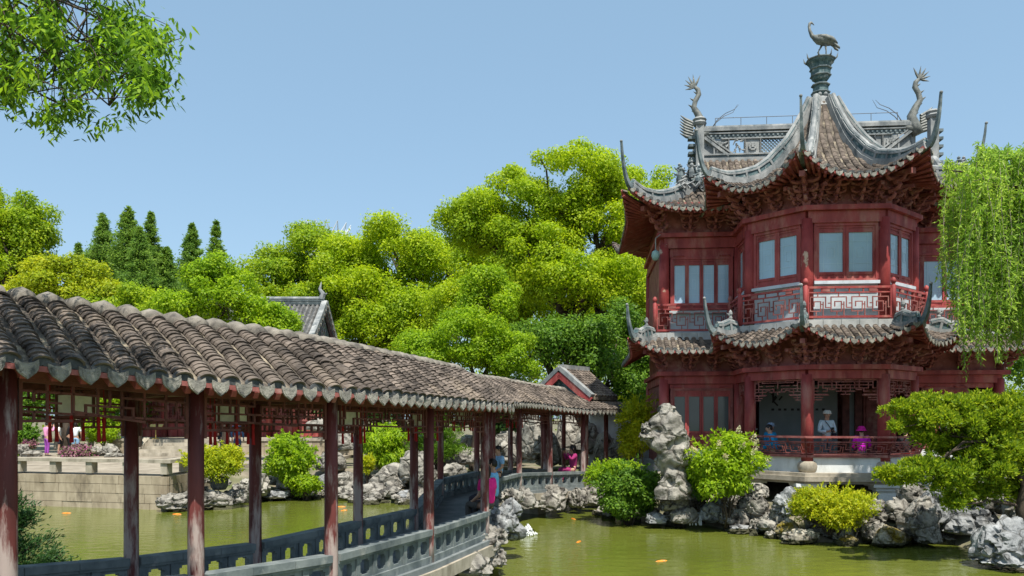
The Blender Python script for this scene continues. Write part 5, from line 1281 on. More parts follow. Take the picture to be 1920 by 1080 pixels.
# ---------------------------------------------------------------- vegetation
def unit(a): return a / np.maximum(1e-9, np.linalg.norm(a, axis=-1, keepdims=True))
def leaf_obj(name, P, D, N, ln, wd, mat, parent, origin, fold=0):
    n = len(P); ln = np.broadcast_to(np.asarray(ln, float), (n,))[:, None]; wd = np.broadcast_to(np.asarray(wd, float), (n,))[:, None]
    D = unit(D); S_ = unit(np.cross(D, N)); P = P - np.array(origin)
    if fold:                            # lance-shaped leaf of six corners
        U = unit(np.cross(S_, D))
        q = [P, P + D * ln * .3 + S_ * wd * .5, P + D * ln * .65 + S_ * wd * .38 - U * ln * .03, P + D * ln - U * ln * .1, P + D * ln * .65 - S_ * wd * .38 - U * ln * .03, P + D * ln * .3 - S_ * wd * .5]; m = 6
    else: q = [P, P + D * ln * .45 + S_ * wd * .5, P + D * ln, P + D * ln * .45 - S_ * wd * .5]; m = 4
    vs = np.stack(q, 1).reshape(-1, 3).astype(np.float32)
    me = bpy.data.meshes.new(name); me.vertices.add(n * m); me.vertices.foreach_set('co', vs.ravel()); me.loops.add(n * m); me.loops.foreach_set('vertex_index', np.arange(n * m, dtype=np.int32))
    me.polygons.add(n); me.polygons.foreach_set('loop_start', np.arange(0, n * m, m, dtype=np.int32)); me.update(calc_edges=True); me.materials.append(mat)
    return inst(name, me, (0, 0, 0), (0, 0, 0), parent)
def rdir(n): return unit(rng.normal(size=(n, 3)))
def puff(C, Rr, n, squash=.8, up=.3, inner=.5):
    """n points on the shell of puffs C with radii Rr: points and outward directions"""
    C = np.asarray(C, float); Rr = np.asarray(Rr, float); k = rng.choice(len(C), n, p=(Rr ** 2) / np.sum(Rr ** 2))
    d = rdir(n); d[:, 2] += up; d = unit(d); s = 1 - inner * rng.random(n) ** 1.5 + rng.normal(size=n) * .07
    wob = 1 + .22 * np.sin(d[:, 0] * 5 + k) * np.cos(d[:, 1] * 5 + k * 2) 
    P = C[k] + d * (Rr[k] * s * wob)[:, None] * np.array([1, 1, squash]); return P, d
def limb(mb, a, b, r0, r1, n=6, sag=0, seed=0, wig=.06):
    r = random.Random(seed); a = Vector(a); b = Vector(b); L_ = (b - a).length; pts = []; rad = []
    for i in range(n + 1):
        t = i / n; w = math.sin(t * math.pi) * L_ * wig
        pts.append(a.lerp(b, t) + Vector((r.uniform(-1, 1) * w, r.uniform(-1, 1) * w, r.uniform(-.5, 1) * w + sag * math.sin(t * math.pi)))); rad.append(lerp(r0, r1, t ** .8))
    mb.tube(pts, rad, 7); return pts
def crown_puffs(lobes, per, r, jit=.9, seed=1):
    """lobes: (centre, radii) ellipsoids -> puff centres on their shells"""
    g = np.random.default_rng(seed); C = []; Q = []
    for c, rad in lobes:
        for _ in range(per):
            d = g.normal(size=3); d[2] = d[2] * .9 + .25; d /= np.linalg.norm(d); s = g.uniform(.62, 1.0)
            C.append(np.array(c) + d * np.array(rad) * s); Q.append(r * g.uniform(.65, 1.3))
    return np.array(C), np.array(Q)
def tree(name, label, base, lobes, per, pr, n, leaf, mat, bark='bark', trunk_r=.25, fork=None, group='trees behind the pond', seed=1, cat='tree', squash=.75):
    base = Vector(base); t = empty(name, base); tag(t, label, cat, group)
    C, Q = crown_puffs(lobes, per, pr, seed=seed); mb = MB(); fk = Vector(fork) if fork else base + Vector((0, 0, (min(l[0][2] - l[1][2] for l in lobes) - base.z) * .8))
    limb(mb, Vector((0, 0, -.3)), fk - base, trunk_r, trunk_r * .75, 6, 0, seed, .05)
    for i, (c, rad) in enumerate(lobes):
        c = Vector(c); mid = limb(mb, fk - base, c - base + Vector((0, 0, -rad[2] * .25)), trunk_r * .62, trunk_r * .25, 7, 0, seed + i, .12)
        for j in range(per):
            if j % 3 == 0 or per < 8:
                k = i * per + j; limb(mb, mid[random.Random(k).choice((3, 4, 5, 6, 7))], Vector(C[k]) - base, trunk_r * .24, trunk_r * .06, 5, 0, seed + k, .14)
    mb.build('trunk', M[bark], t, True)
    P, d = puff(C, Q, n, squash); N = unit(d * 1.0 + rdir(n) * .55 + np.array([0, 0, .25])); D = unit(np.cross(N, rdir(n)) + d * .25)
    leaf_obj('crown', P, D, N, leaf[0] * rng.uniform(.7, 1.3, n), leaf[1] * rng.uniform(.7, 1.3, n), L[mat], t, base); return t
def lob(px, py, d, wpx, hpx, dep=None):
    c = at(px, py, d); s = d / 1500; return (tuple(c), (wpx * s, dep or wpx * s * .8, hpx * s))
gz = lambda px, d: Vector(((px - 960) / 1500 * d, d, .9))
tree('camphor_tree', 'tallest yellow-green camphor tree with dark limbs left of the red pavilion', gz(1085, 40), [lob(1060, 355, 40, 110, 75), lob(960, 400, 40.5, 100, 70), lob(1130, 430, 40, 80, 80), lob(900, 430, 41, 70, 60), lob(1080, 530, 38.5, 110, 55), lob(1010, 470, 39, 90, 50), lob(1170, 560, 39, 70, 80)], 30, .8, 165000, (.135, .09), 'camphor', 'bark', .5, at(1085, 610, 40), seed=2)
tree('camphor_tree', 'rounded yellow-green camphor tree in the middle of the tree line', gz(760, 59), [lob(750, 480, 59, 95, 65), lob(850, 520, 59, 85, 70), lob(690, 560, 58, 90, 60), lob(800, 600, 57, 80, 60), lob(650, 510, 60, 70, 60), lob(720, 640, 57, 90, 50)], 28, 1.15, 115000, (.2, .13), 'camphor', 'bark', .55, at(740, 680, 59), seed=3)
tree('camphor_tree', 'yellow-green camphor tree right of the pointed conifers', gz(560, 63), [lob(590, 500, 63, 80, 70), lob(520, 540, 63, 70, 60), lob(660, 540, 62, 70, 60), lob(570, 590, 61, 80, 55)], 28, 1.2, 80000, (.21, .14), 'camphor2', 'bark', .4, seed=4)
tree('camphor_tree', 'camphor crown rising behind the left upper eave of the pavilion', gz(1215, 44), [lob(1205, 365, 44, 60, 50), lob(1240, 430, 44, 60, 60), lob(1180, 480, 44, 50, 60)], 24, .8, 46000, (.14, .095), 'camphor', 'bark', .4, seed=5)
tree('camphor_tree', 'yellow-green crown filling the dip between the two biggest camphor trees', gz(935, 47), [lob(930, 500, 47, 70, 60), lob(985, 575, 46, 70, 60), lob(880, 590, 47, 70, 60), lob(1000, 480, 48, 60, 50), lob(1100, 620, 45, 60, 40)], 26, .95, 80000, (.16, .105), 'camphor', 'bark', .4, seed=41)
tree('fresh_green_tree', 'loose bright green tree just above the corridor roof in the middle', gz(890, 31), [lob(870, 640, 31, 80, 55), lob(950, 670, 31, 70, 45), lob(920, 560, 32, 50, 60), lob(800, 665, 31, 60, 35)], 26, .5, 56000, (.11, .066), 'fresh', 'bark', .2, seed=6)
tree('fresh_green_tree', 'loose leafy tree in front of the grey gabled roof', gz(430, 33), [lob(420, 560, 33, 80, 50), lob(350, 590, 33, 60, 40), lob(490, 600, 33, 50, 35), lob(400, 520, 33, 40, 40), lob(525, 612, 33, 30, 24)], 24, .48, 36000, (.125, .075), 'fresh', 'bark', .16, seed=7)
tree('lime_tree', 'yellow-green rounded tree between the left broad tree and the conifers', gz(120, 40), [lob(115, 530, 40, 75, 45), lob(60, 560, 40, 50, 35), lob(180, 560, 40, 50, 30)], 26, .58, 38000, (.135, .09), 'lime', 'bark', .25, seed=8)
tree('lime_tree', 'low yellow-green tree below the conifers', gz(255, 39), [lob(255, 575, 39, 70, 32), lob(310, 600, 38, 60, 30), lob(190, 600, 39, 50, 30)], 24, .58, 30000, (.135, .09), 'camphor2', 'bark', .25, seed=9)
tree('broad_tree', 'broad olive green tree at the left edge', gz(20, 50), [lob(20, 420, 50, 70, 65), lob(55, 440, 50, 40, 50), lob(-40, 450, 50, 70, 90), lob(30, 510, 50, 60, 45)], 26, .8, 56000, (.16, .11), 'camphor2', 'bark', .45, seed=10)
tree('dark_tree', 'dark green bushy tree behind the gatehouse roof', gz(1080, 34), [lob(1060, 650, 34, 70, 45), lob(1120, 660, 34, 50, 60), lob(1010, 640, 35, 50, 40), lob(1170, 640, 36, 40, 70), lob(1205, 700, 36, 36, 60), lob(1190, 760, 35, 36, 50)], 18, .7, 40000, (.15, .085), 'mid', 'bark', .25, seed=11)
tree('dark_tree', 'shaded dark green tree standing behind the far rockery', gz(760, 40), [lob(700, 740, 40, 70, 45), lob(800, 750, 40, 80, 45), lob(880, 750, 41, 70, 50), lob(950, 760, 42, 60, 45), lob(640, 710, 41, 60, 60)], 11, 1.0, 24000, (.22, .13), 'dark', 'bark', .25, seed=12)
tree('dark_tree', 'dark green tree behind the people on the terrace', gz(110, 46), [lob(60, 740, 46, 60, 50), lob(150, 740, 46, 70, 60), lob(215, 740, 44, 40, 60), lob(20, 690, 47, 60, 60)], 11, 1.0, 20000, (.22, .13), 'mid', 'barkpale', .25, seed=13)
tree('dark_tree', 'dark green tree at the far right behind the pavilion', gz(1960, 44), [lob(1900, 600, 44, 90, 120), lob(1990, 500, 44, 80, 120)], 12, 1.2, 14000, (.24, .15), 'mid', 'bark', .3, seed=14)
tree('terrace_tree', 'leafy green young tree on the terrace right of the people', gz(195, 39.5), [lob(200, 770, 39.5, 34, 40), lob(185, 810, 39.2, 28, 24)], 12, .42, 8000, (.14, .07), 'fresh', 'barkpale', .09, seed=15)
# far mass of planting that closes the garden
C = []; Q = []
for k in range(230):
    px = rnd.uniform(-150, 2150); d = rnd.uniform(66, 74); c = at(px, rnd.uniform(575, 770) if px < 1000 or px > 1300 else rnd.uniform(620, 770), d); C.append(tuple(c)); Q.append(rnd.uniform(1.8, 3.0))
C = np.array(C); n = 60000; P, d_ = puff(C, np.array(Q), n); fo = leaf_obj('far_woodland', P, unit(d_ * .5 + rdir(n)), unit(d_ + rdir(n) * .7), .3 * rng.uniform(.7, 1.3, n), .2, L['camphor2'], None, (0, 0, 0))
tag(fo, 'dense green woodland closing the garden behind the hall and trees', 'woodland', None, 'stuff')
# dawn redwoods
def conifer(px, ytop, d, wpx, seed, label):
    base = gz(px, d); top = at(px, ytop, d); H = top.z - base.z; w = wpx * 2.3 * d / 1500; t = empty('dawn_redwood', base); tag(t, label, 'conifer', 'pointed conifers above the trees at left')
    g = np.random.default_rng(seed); mb = MB(); mb.tube([(0, 0, -.3), (0, 0, H * .5), (0, 0, H * .99)], [.3, .18, .02], 8); Ps, Ds, Ns = [], [], []
    nbz = 360
    for k in range(nbz):
        f = g.random() ** .75; z = H * (.35 + .645 * f); ln = w * (1 - f) ** .9 * g.uniform(.5, 1.15) + .05; a = g.random() * 6.283; o = np.array([math.cos(a), math.sin(a), .0]); b0 = np.array([0, 0, z]); tip = b0 + o * ln + np.array([0, 0, ln * g.uniform(.1, .5)])
        mb.tube([b0, tip], [.03, .008], 4); m = int(22 + 75 * ln); s = g.random(m) ** .7; p = b0 + (tip - b0) * s[:, None] + g.normal(size=(m, 3)) * np.array([.3, .3, .22]) * min(1, .12 + .5 * ln)
        Ps.append(p); dd = unit(o + g.normal(size=(m, 3)) * .6 + np.array([0, 0, -.25])); Ds.append(dd); Ns.append(unit(g.normal(size=(m, 3)) + np.array([0, -.6, .5])))
    P = np.concatenate(Ps); mb.build('trunk', M['bark'], t, True); n = len(P)
    leaf_obj('crown', P, np.concatenate(Ds), np.concatenate(Ns), .26 * rng.uniform(.7, 1.3, n), .1, L['conifer'], t, (0, 0, 0))
for px, yt, d, w, lb in ((193, 398, 78, 34, 'pointed dark green redwood, left of the tallest conifer'), (240, 386, 76, 36, 'tallest pointed redwood of the conifer group at left'), (283, 395, 80, 24, 'slim redwood just right of the tallest conifer'), (360, 418, 80, 27, 'narrow redwood standing alone between two gaps of sky'), (405, 412, 82, 20, 'slimmest redwood, rightmost of the conifers'), (312, 462, 76, 30, 'shorter redwood in the dip of the conifer group'), (147, 456, 80, 20, 'shortest leftmost redwood of the conifer group'), (262, 425, 74, 26, 'broad redwood in front of the conifer group')):
    conifer(px, yt, d, w, int(px), lb)
# shrubs
def shoots(P, D, N, c, rad, k, ll, g, droop):
    """leafy twigs that leave the body of a shrub and break its outline"""
    Ps, Ds, Ns = [P], [D], [N]
    for _ in range(k):
        v = g.normal(size=3); v[2] = abs(v[2]) * .8 + .1; v /= np.linalg.norm(v); p0 = np.array(c) + v * np.array(rad) * g.uniform(.6, .92)
        dr = unit(v + g.normal(size=3) * .45 + np.array([0, 0, .55 - droop])); ln = max(rad) * g.uniform(.14, .42); m = max(6, int(ln / ll * 5.5)); t = np.sort(g.random(m))
        q = p0 + dr * (t * ln)[:, None] + np.array([0, 0, -1.0]) * (t ** 2 * ln * (.18 + droop * .5))[:, None]
        Ps.append(q); Ds.append(unit(dr * .7 + g.normal(size=(m, 3)) * .6)); Ns.append(unit(g.normal(size=(m, 3)) * .5 + np.array([0, -.2, 1])))
    return np.concatenate(Ps), np.concatenate(Ds), np.concatenate(Ns)
def shrub(name, label, px, py, d, wpx, hpx, n, leaf, mat, droop=0, np_=26, pr=.34, bx=.85, cat='shrub', group=None, base_z=None, fl=None, seed=1, stems=10):
    g = np.random.default_rng(seed); c = at(px, py, d); s = d / 1500; rx, rz = wpx * s, hpx * s; bz = base_z if base_z is not None else c.z - rz
    base = Vector((c.x, c.y, bz)); t = empty(name, base); tag(t, label, cat, group); C = []; Q = []
    for _ in range(np_):
        v = g.normal(size=3); v[2] = v[2] * .9 + .2; v /= np.linalg.norm(v); C.append(np.array(c) + v * np.array([rx, rx * bx, rz]) * g.uniform(.3, .82)); Q.append(rx * pr * g.uniform(.75, 1.3))
    C = np.array(C); Q = np.array(Q); mb = MB()
    for k in range(min(stems, np_)): limb(mb, Vector((g.normal() * .05, g.normal() * .05, -.1)), Vector(C[k]) - base, .028, .008, 5, 0, seed + k, .1)
    mb.build('stems', M['bark'], t, True)
    P, dd = puff(C, Q, n, .85, .3, .35); N = unit(dd + rdir(n) * .6 + np.array([0, 0, .3])); D = unit(np.cross(N, rdir(n)) + dd * .35 + np.array([0, 0, -droop]))
    P, D, N = shoots(P, D, N, c, (rx, rx * bx, rz), int(np_ * 2.6), leaf[0], g, droop)
    n = len(P)
    leaf_obj('foliage', P, D, N, leaf[0] * rng.uniform(.65, 1.35, n), leaf[1] * rng.uniform(.7, 1.3, n), L[mat], t, base)
    if fl:
        Ps = []; Dn = []
        for k in range(fl):
            v = g.normal(size=3); v[2] = abs(v[2]) * .8 + .2; v[1] = -abs(v[1]); v /= np.linalg.norm(v); p = np.array(c) + v * np.array([rx, rx * bx, rz]) * .92; dr = unit(v + np.array([0, 0, .4])); m = 110; sgm = g.random(m); Ps.append(p + dr * (sgm * .2)[:, None] + g.normal(size=(m, 3)) * (.045 * (1.15 - sgm))[:, None]); Dn.append(unit(g.normal(size=(m, 3)) + dr))
        P = np.concatenate(Ps); Dn = np.concatenate(Dn); leaf_obj('flower_spikes', P, Dn, rdir(len(P)), .035, .022, L['flower'], t, base)
    return t
shrub('flowering_shrub', 'bright green shrub with cream flower spikes before the pavilion left corner', 1362, 878, 20.6, 74, 74, 17000, (.105, .05), 'fresh', .3, 34, .3, base_z=.2, fl=9, seed=21)
shrub('waterside_shrub', 'dense green shrub overhanging the water left of the standing stone', 1178, 925, 21.8, 66, 62, 17000, (.095, .045), 'mid', .25, 34, .3, base_z=.05, seed=22)
shrub('waterside_shrub', 'light tips of the small shrub in front of the ramp', 1150, 892, 22.6, 50, 30, 7000, (.09, .042), 'fresh', .2, 22, .3, base_z=.3, seed=28)
shrub('golden_privet', 'low yellow-green feathery shrub among the shore rocks in front of the pavilion', 1562, 952, 18.6, 78, 36, 15000, (.085, .03), 'lime', .1, 34, .3, base_z=.3, seed=23)
shrub('bamboo_shrub', 'yellow-green bamboo like shrub between the gatehouse and the pavilion', 1195, 800, 26.8, 36, 70, 9000, (.13, .045), 'lime', .25, 26, .4, base_z=.9, seed=24)
shrub('vine_shrub', 'bright green trailing shrub on the far bank between second and third red columns', 547, 865, 28.6, 50, 62, 14000, (.12, .06), 'fresh', .6, 32, .32, base_z=.2, seed=25)
shrub('weeping_shrub', 'weeping bright green shrub on the far rockery', 725, 838, 30, 44, 52, 13000, (.16, .05), 'fresh', .9, 30, .36, base_z=.7, seed=26)
shrub('low_shrub', 'small yellow-green tuft at the foot of the weeping shrub', 690, 872, 28.5, 12, 20, 1800, (.12, .03), 'lime', .1, 10, .5, base_z=.6, seed=27)
shrub('terrace_bush', 'dark green bush beside the people at the left edge', 45, 825, 39, 26, 36, 4000, (.16, .08), 'mid', .1, 16, .4, base_z=1.1, seed=29)
shrub('flower_bed', 'pink flowering plants in the terrace bed', 150, 852, 38.2, 34, 10, 3000, (.11, .07), 'pink', 0, 16, .4, base_z=1.1, seed=30, cat='flowers')
shrub('flower_bed', 'small pink flower clump beside the grey stones at far left', 55, 836, 38.6, 14, 10, 1000, (.11, .07), 'pink', 0, 8, .4, base_z=1.1, seed=31, cat='flowers')
shrub('bank_bush', 'dark green bush under the standing stone and flowering shrub', 1320, 900, 21.4, 40, 40, 6000, (.09, .045), 'mid', .2, 20, .34, base_z=.2, seed=32)
shrub('ivy_clump', 'small ivy clump at the foot of the trailing shrub', 575, 910, 28.3, 30, 20, 3000, (.1, .06), 'fresh', .4, 14, .4, base_z=.1, seed=33)
# potted shrub
pt = empty('plant_pot', at(411, 918, 25.9)); tag(pt, 'dark round pot holding the yellow-green shrub on the bank boulders', 'pot')
mb = MB(); mb.lathe((0, 0, 0), [(.2, 0), (.27, .12), (.29, .34), (.32, .36), (.32, .4), (.26, .4), (.25, .3)], 20); mb.build('pot', M['capdark'], pt, True)
shrub('potted_shrub', 'domed yellow-green shrub growing from the dark pot on the bank', 405, 872, 25.9, 60, 34, 11000, (.085, .045), 'lime', 0, 34, .26, base_z=.9, seed=34)
# cloud-pruned pine on the far rockery
def pads(name, label, base, plist, n_each, leaf, mat, trunk, d, cat='tree', bark='bark', r=.1, flat=.3):
    t = empty(name, base); tag(t, label, cat); mb = MB(); tp = [Vector(p) - Vector(base) for p in trunk]; k = len(tp)
    mb.tube(tp, [lerp(r, r * .4, i / (k - 1)) for i in range(k)], 8); C = []; Q = []; Ps = []; Ns = []
    for j, (px, py, w, h, dd) in enumerate(plist):
        c = at(px, py, d + dd); s = d / 1500; at_ = min(tp, key=lambda q: (q - (c - Vector(base))).length); limb(mb, at_, c - Vector(base) + Vector((0, 0, -h * s * .5)), r * .4, r * .1, 6, 0, j, .1)
        m = int(n_each * w / 40); g = rng; nsub = 14
        sub = np.array(c) + unit(g.normal(size=(nsub, 3))) * np.array([w, w * .85, h]) * s * g.uniform(.3, 1.15, (nsub, 1)); kk = g.integers(0, nsub, m); v = rdir(m); v[:, 2] += .5; v = unit(v)
        Ps.append(sub[kk] + v * np.array([.34, .34, .26]) * w * s * (.7 + .3 * g.random((m, 1)))); Ns.append(v)
        q_, d_, _ = shoots(np.zeros((0, 3)), np.zeros((0, 3)), np.zeros((0, 3)), c, (w * s, w * s * .85, h * s * 1.7), 26, leaf[0] * .55, g, 0); Ps.append(q_); Ns.append(d_)
    mb.build('trunk', M[bark], t, True); P = np.concatenate(Ps); v = np.concatenate(Ns); n = len(P)
    leaf_obj('foliage', P, unit(v + rdir(n) * .6 + np.array([0, 0, .35])), rdir(n), leaf[0] * rng.uniform(.7, 1.3, n), leaf[1], L[mat], t, base)
pads('garden_pine', 'small pruned pine with layered pads on the far rockery', at(815, 880, 29.5), [(800, 810, 30, 14, 0), (840, 820, 32, 14, .2), (820, 850, 30, 12, -.2), (790, 840, 22, 12, .1), (850, 845, 22, 10, .2), (815, 790, 20, 10, .1)], 2200, (.16, .025), 'mid', [at(815, 885, 29.5), at(822, 850, 29.5), at(812, 810, 29.5)], 29.5, r=.09)
pads('podocarpus_tree', 'spreading layered podocarp tree over the rocks at right', at(1915, 985, 16.2), [(1700, 768, 34, 12, -.1), (1745, 760, 34, 14, .1), (1795, 765, 36, 14, 0), (1845, 758, 38, 14, .2), (1900, 765, 40, 18, 0), (1760, 790, 34, 13, -.3), (1815, 795, 40, 16, -.2), (1870, 800, 44, 18, 0), (1930, 810, 40, 20, .1), (1800, 830, 42, 18, .1), (1860, 845, 46, 20, -.2), (1740, 825, 30, 9, -.2), (1910, 860, 44, 22, 0), (1700, 895, 34, 14, -.5), (1740, 880, 36, 14, -.4), (1790, 880, 40, 16, -.3), (1850, 890, 40, 16, -.3), (1680, 800, 14, 8, -.2), (1940, 900, 40, 26, .2), (1780, 910, 34, 16, -.3), (1830, 770, 40, 22, .2), (1880, 780, 40, 24, -.2), (1770, 770, 34, 16, .2), (1840, 820, 46, 24, .3), (1890, 830, 46, 28, -.1), (1780, 845, 36, 18, .2), (1830, 865, 44, 22, .1), (1880, 880, 44, 26, .2), (1850, 920, 44, 22, .3), (1900, 920, 40, 26, .3), (1720, 800, 28, 12, .1), (1665, 890, 20, 10, -.5), (1800, 940, 26, 14, -.2)], 2300, (.085, .034), 'podo', [at(1920, 1000, 16.2), at(1912, 950, 16.2), at(1922, 910, 16.1), at(1900, 860, 16.2), at(1870, 810, 16.2), at(1885, 780, 16.2)], 16.2, r=.1)
# juniper at the lower left, behind the far railing
jb = at(20, 1075, 10.9); tj = empty('juniper_shrub', (jb.x, jb.y, 0)); tag(tj, 'dark green juniper shrub behind the railing at the lower left corner', 'shrub')
Ps = []; Ds = []; mb = MB(); g = np.random.default_rng(5)
for k in range(60):
    h = g.uniform(.3, 2.15); a = g.random() * 6.283; ln = (1 - h / 2.4) * .85 * g.uniform(.5, 1.1) + .08; o = np.array([math.cos(a), math.sin(a), .55]); b0 = np.array([g.normal() * .04, g.normal() * .04, h * .8]); tip = b0 + o * ln; mb.tube([b0, tip], [.015, .004], 4); m = int(420 * ln + 80); s = g.random(m) ** .7
    Ps.append(b0 + (tip - b0) * s[:, None] + g.normal(size=(m, 3)) * .065); Ds.append(unit(o + g.normal(size=(m, 3)) * .6))
mb.tube([(0, 0, -.5), (0, 0, 1), (.03, 0, 2.0)], [.05, .04, .01], 6); mb.build('trunk', M['bark'], tj, True); P = np.concatenate(Ps); n = len(P)
leaf_obj('foliage', P, np.concatenate(Ds), rdir(n), .075 * rng.uniform(.7, 1.3, n), .018, L['cypress'], tj, (0, 0, 0))
rock(at(20, 1090, 10.9) - Vector((0, 0, .45)), (.8, .7, .5), 77, 'b', 'dark boulder carrying the juniper behind the left railing', None, 4)
# willow at the right
wb = Vector((14.6, 18.3, .6)); tw_ = empty('willow_tree', wb); tag(tw_, 'weeping willow with hanging light green strands at the right edge', 'tree'); mb = MB(); g = np.random.default_rng(8)
limb(mb, (0, 0, -.8), (-.3, .2, 7.4), .3, .2, 6, 0, 1, .04); tipsW = []
for k in range(16):
    e = at(g.uniform(1765, 2080), g.uniform(285, 470), 18.3 + g.uniform(-.9, .9)); pts = limb(mb, (-.3, .2, g.uniform(5.6, 7.3)), e - wb, .08, .015, 8, .5, k, .06); tipsW += [p + wb for p in pts[2:]]
Ps, Ds, Ns = [], [], []; st = MB()
def strand(p, ln, sx):
    n = 9; pts = []; v = np.array([sx * .95 * min(1, 1.3 / ln), g.normal() * .25 * min(1, 1.3 / ln), .25]); q = np.array(p)
    for i in range(n):
        pts.append(q.copy()); q = q + v * (ln / n); v = v * .7 + np.array([g.normal() * .07, g.normal() * .07, -.46]); v /= max(.6, np.linalg.norm(v))
    pts = np.array(pts); st.tube([Vector(q_) - wb for q_ in pts], [.006] * (n - 1) + [.003], 3)
    m = int(ln * 62); s = g.random(m) * (n - 1.001); i = s.astype(int); f = (s - i)[:, None]; P = pts[i] * (1 - f) + pts[i + 1] * f + g.normal(size=(m, 3)) * .035; T = unit(pts[i + 1] - pts[i])
    Ps.append(P); Ds.append(unit(T * .55 + g.normal(size=(m, 3)) * .6 + np.array([0, 0, -.1]))); Ns.append(unit(g.normal(size=(m, 3))))
for k in range(1250):
    p = tipsW[g.integers(0, len(tipsW))]; p = Vector(p) + Vector((g.normal() * .18, g.normal() * .3, g.normal() * .15)); px = 960 + p.x / p.y * 1500
    if px < 1762: continue
    bot = at(0, np.interp(px, [1735, 1770, 1800, 1850, 1920], [480, 640, 715, 740, 720]) + g.normal() * 45, p.y).z; mx = max(.5, p.z - bot); strand(p, min(mx, g.choice((g.uniform(.35, 1.2), g.uniform(2, 7), g.uniform(2.5, 7)))), (g.uniform(.0, .5) if px < 1830 else g.choice((-1, -1, 1)) * g.uniform(.2, .8)))
mb.build('trunk', M['bark'], tw_, True); st.build('strands', M['barkpale'], tw_); P = np.concatenate(Ps); n = len(P)
leaf_obj('crown', P, np.concatenate(Ds), np.concatenate(Ns), .115 * rng.uniform(.6, 1.35, n), .03, L['willow'], tw_, wb)
# overhanging branch at the upper left (trunk stands outside the frame)
DB = 5.6; bb = Vector((-6.4, 4.4, 1.0)); tb = empty('overhanging_tree', bb); tag(tb, 'leafy branch of a near tree hanging into the sky at the upper left', 'tree'); mb = MB(); g = np.random.default_rng(12)
limb(mb, (0, 0, -.5), (.3, .4, 5.6), .22, .15, 6, 0, 3, .03); root = Vector((.3, .4, 5.6)); Ps, Ds, Ns = [], [], []
outline_x = [0, 20, 60, 110, 170, 230, 265, 290, 325]; lowy = [200, 215, 225, 250, 255, 225, 205, 195, 120]; highy = [-120, -120, -120, -120, -120, -30, 30, 60, 80]
ends = []
for k in range(15):
    px = g.uniform(-60, 335); py = g.uniform(np.interp(px, outline_x, highy), np.interp(px, outline_x, lowy) - 25); e = at(px, py, DB + g.normal() * .35); ends.append(limb(mb, root + Vector((0, 0, g.uniform(-.6, .3))), e - bb, .026, .005, 8, .25, k + 40, .05))
edge = [(334, 92), (326, 118), (312, 62), (318, 180), (296, 190), (270, 222), (232, 232), (205, 240), (170, 252), (120, 256), (100, 240), (60, 222), (22, 214), (250, 40), (255, 12), (285, 140), (300, 110), (40, 225), (150, 235), (240, 205)]
for k in range(2100):
    px = g.uniform(-80, 300); lo, hi = np.interp(px, outline_x, highy), np.interp(px, outline_x, lowy); py = g.uniform(lo, hi - 22)
    if k < 60: px, py = edge[k % 20]; px += g.normal() * 9; py += g.normal() * 9 - 12
    gap = noise.noise(Vector((px / 48, py / 48, 3.5)))
    if k >= 60 and gap < -.1: continue
    p = at(px, py, DB + g.normal() * .45); q = min((min(L_, key=lambda w_: (w_ + bb - p).length) for L_ in ends[k % 15:k % 15 + 1]), key=lambda w_: (w_ + bb - p).length)
    if k % 11 == 0: limb(mb, q, p - bb, .006, .002, 4, .05, k, .06)
    m = g.integers(7, 13); a0 = g.random() * 6.28
    for i in range(m):
        a = a0 + i * 6.283 / m + g.normal() * .3; Ps.append(np.array(p) + g.normal(size=3) * .035); Ds.append(np.array([math.cos(a), math.sin(a), -.75 + g.normal() * .4])); Ns.append(np.array([g.normal() * .35, g.normal() * .35, 1.0]))
mb.build('trunk', M['bark'], tb, True); P = np.array(Ps); n = len(P)
leaf_obj('crown', P, unit(np.array(Ds)), unit(np.array(Ns)), .064 * rng.uniform(.65, 1.3, n), .019 * rng.uniform(.8, 1.2, n), L['maple'], tb, bb, 1)
# ---------------------------------------------------------------- people
CL = {}
def cloth(c):
    if c not in CL: CL[c] = surf('cloth_%02x%02x%02x' % tuple(int(x * 255) for x in c), tuple(x * .8 for x in c), tuple(min(1, x * 1.1) for x in c), 7, .85, None, bump=.4, bscale=14, spec=.15)
    return CL[c]
def skin_obj(name, chains, mat, parent, sub=2):
    """chains of (point, radius) grown into one surface; a chain may start at ('ref', key) of an earlier named vertex"""
    vs, rs, es, roots, key = [], [], [], [], {}
    for ch in chains:
        prev = None
        for it in ch:
            if isinstance(it, str): prev = key[it]; continue
            p, r = it[0], it[1]; vs.append(p); rs.append(r); i = len(vs) - 1
            if prev is None: roots.append(i)
            else: es.append((prev, i))
            if len(it) > 2: key[it[2]] = i
            prev = i
    me = bpy.data.meshes.new(name); me.from_pydata([tuple(v) for v in vs], es, []); me.materials.append(mat); o = inst(name, me, (0, 0, 0), (0, 0, 0), parent)
    md = o.modifiers.new('skin', 'SKIN'); md.use_smooth_shade = True
    for i, sv in enumerate(me.skin_vertices[0].data):
        r = rs[i]; sv.radius = (r, r) if not hasattr(r, '__len__') else r; sv.use_root = i in roots
    ss_ = o.modifiers.new('subsurf', 'SUBSURF'); ss_.levels = sub; ss_.render_levels = sub; return o
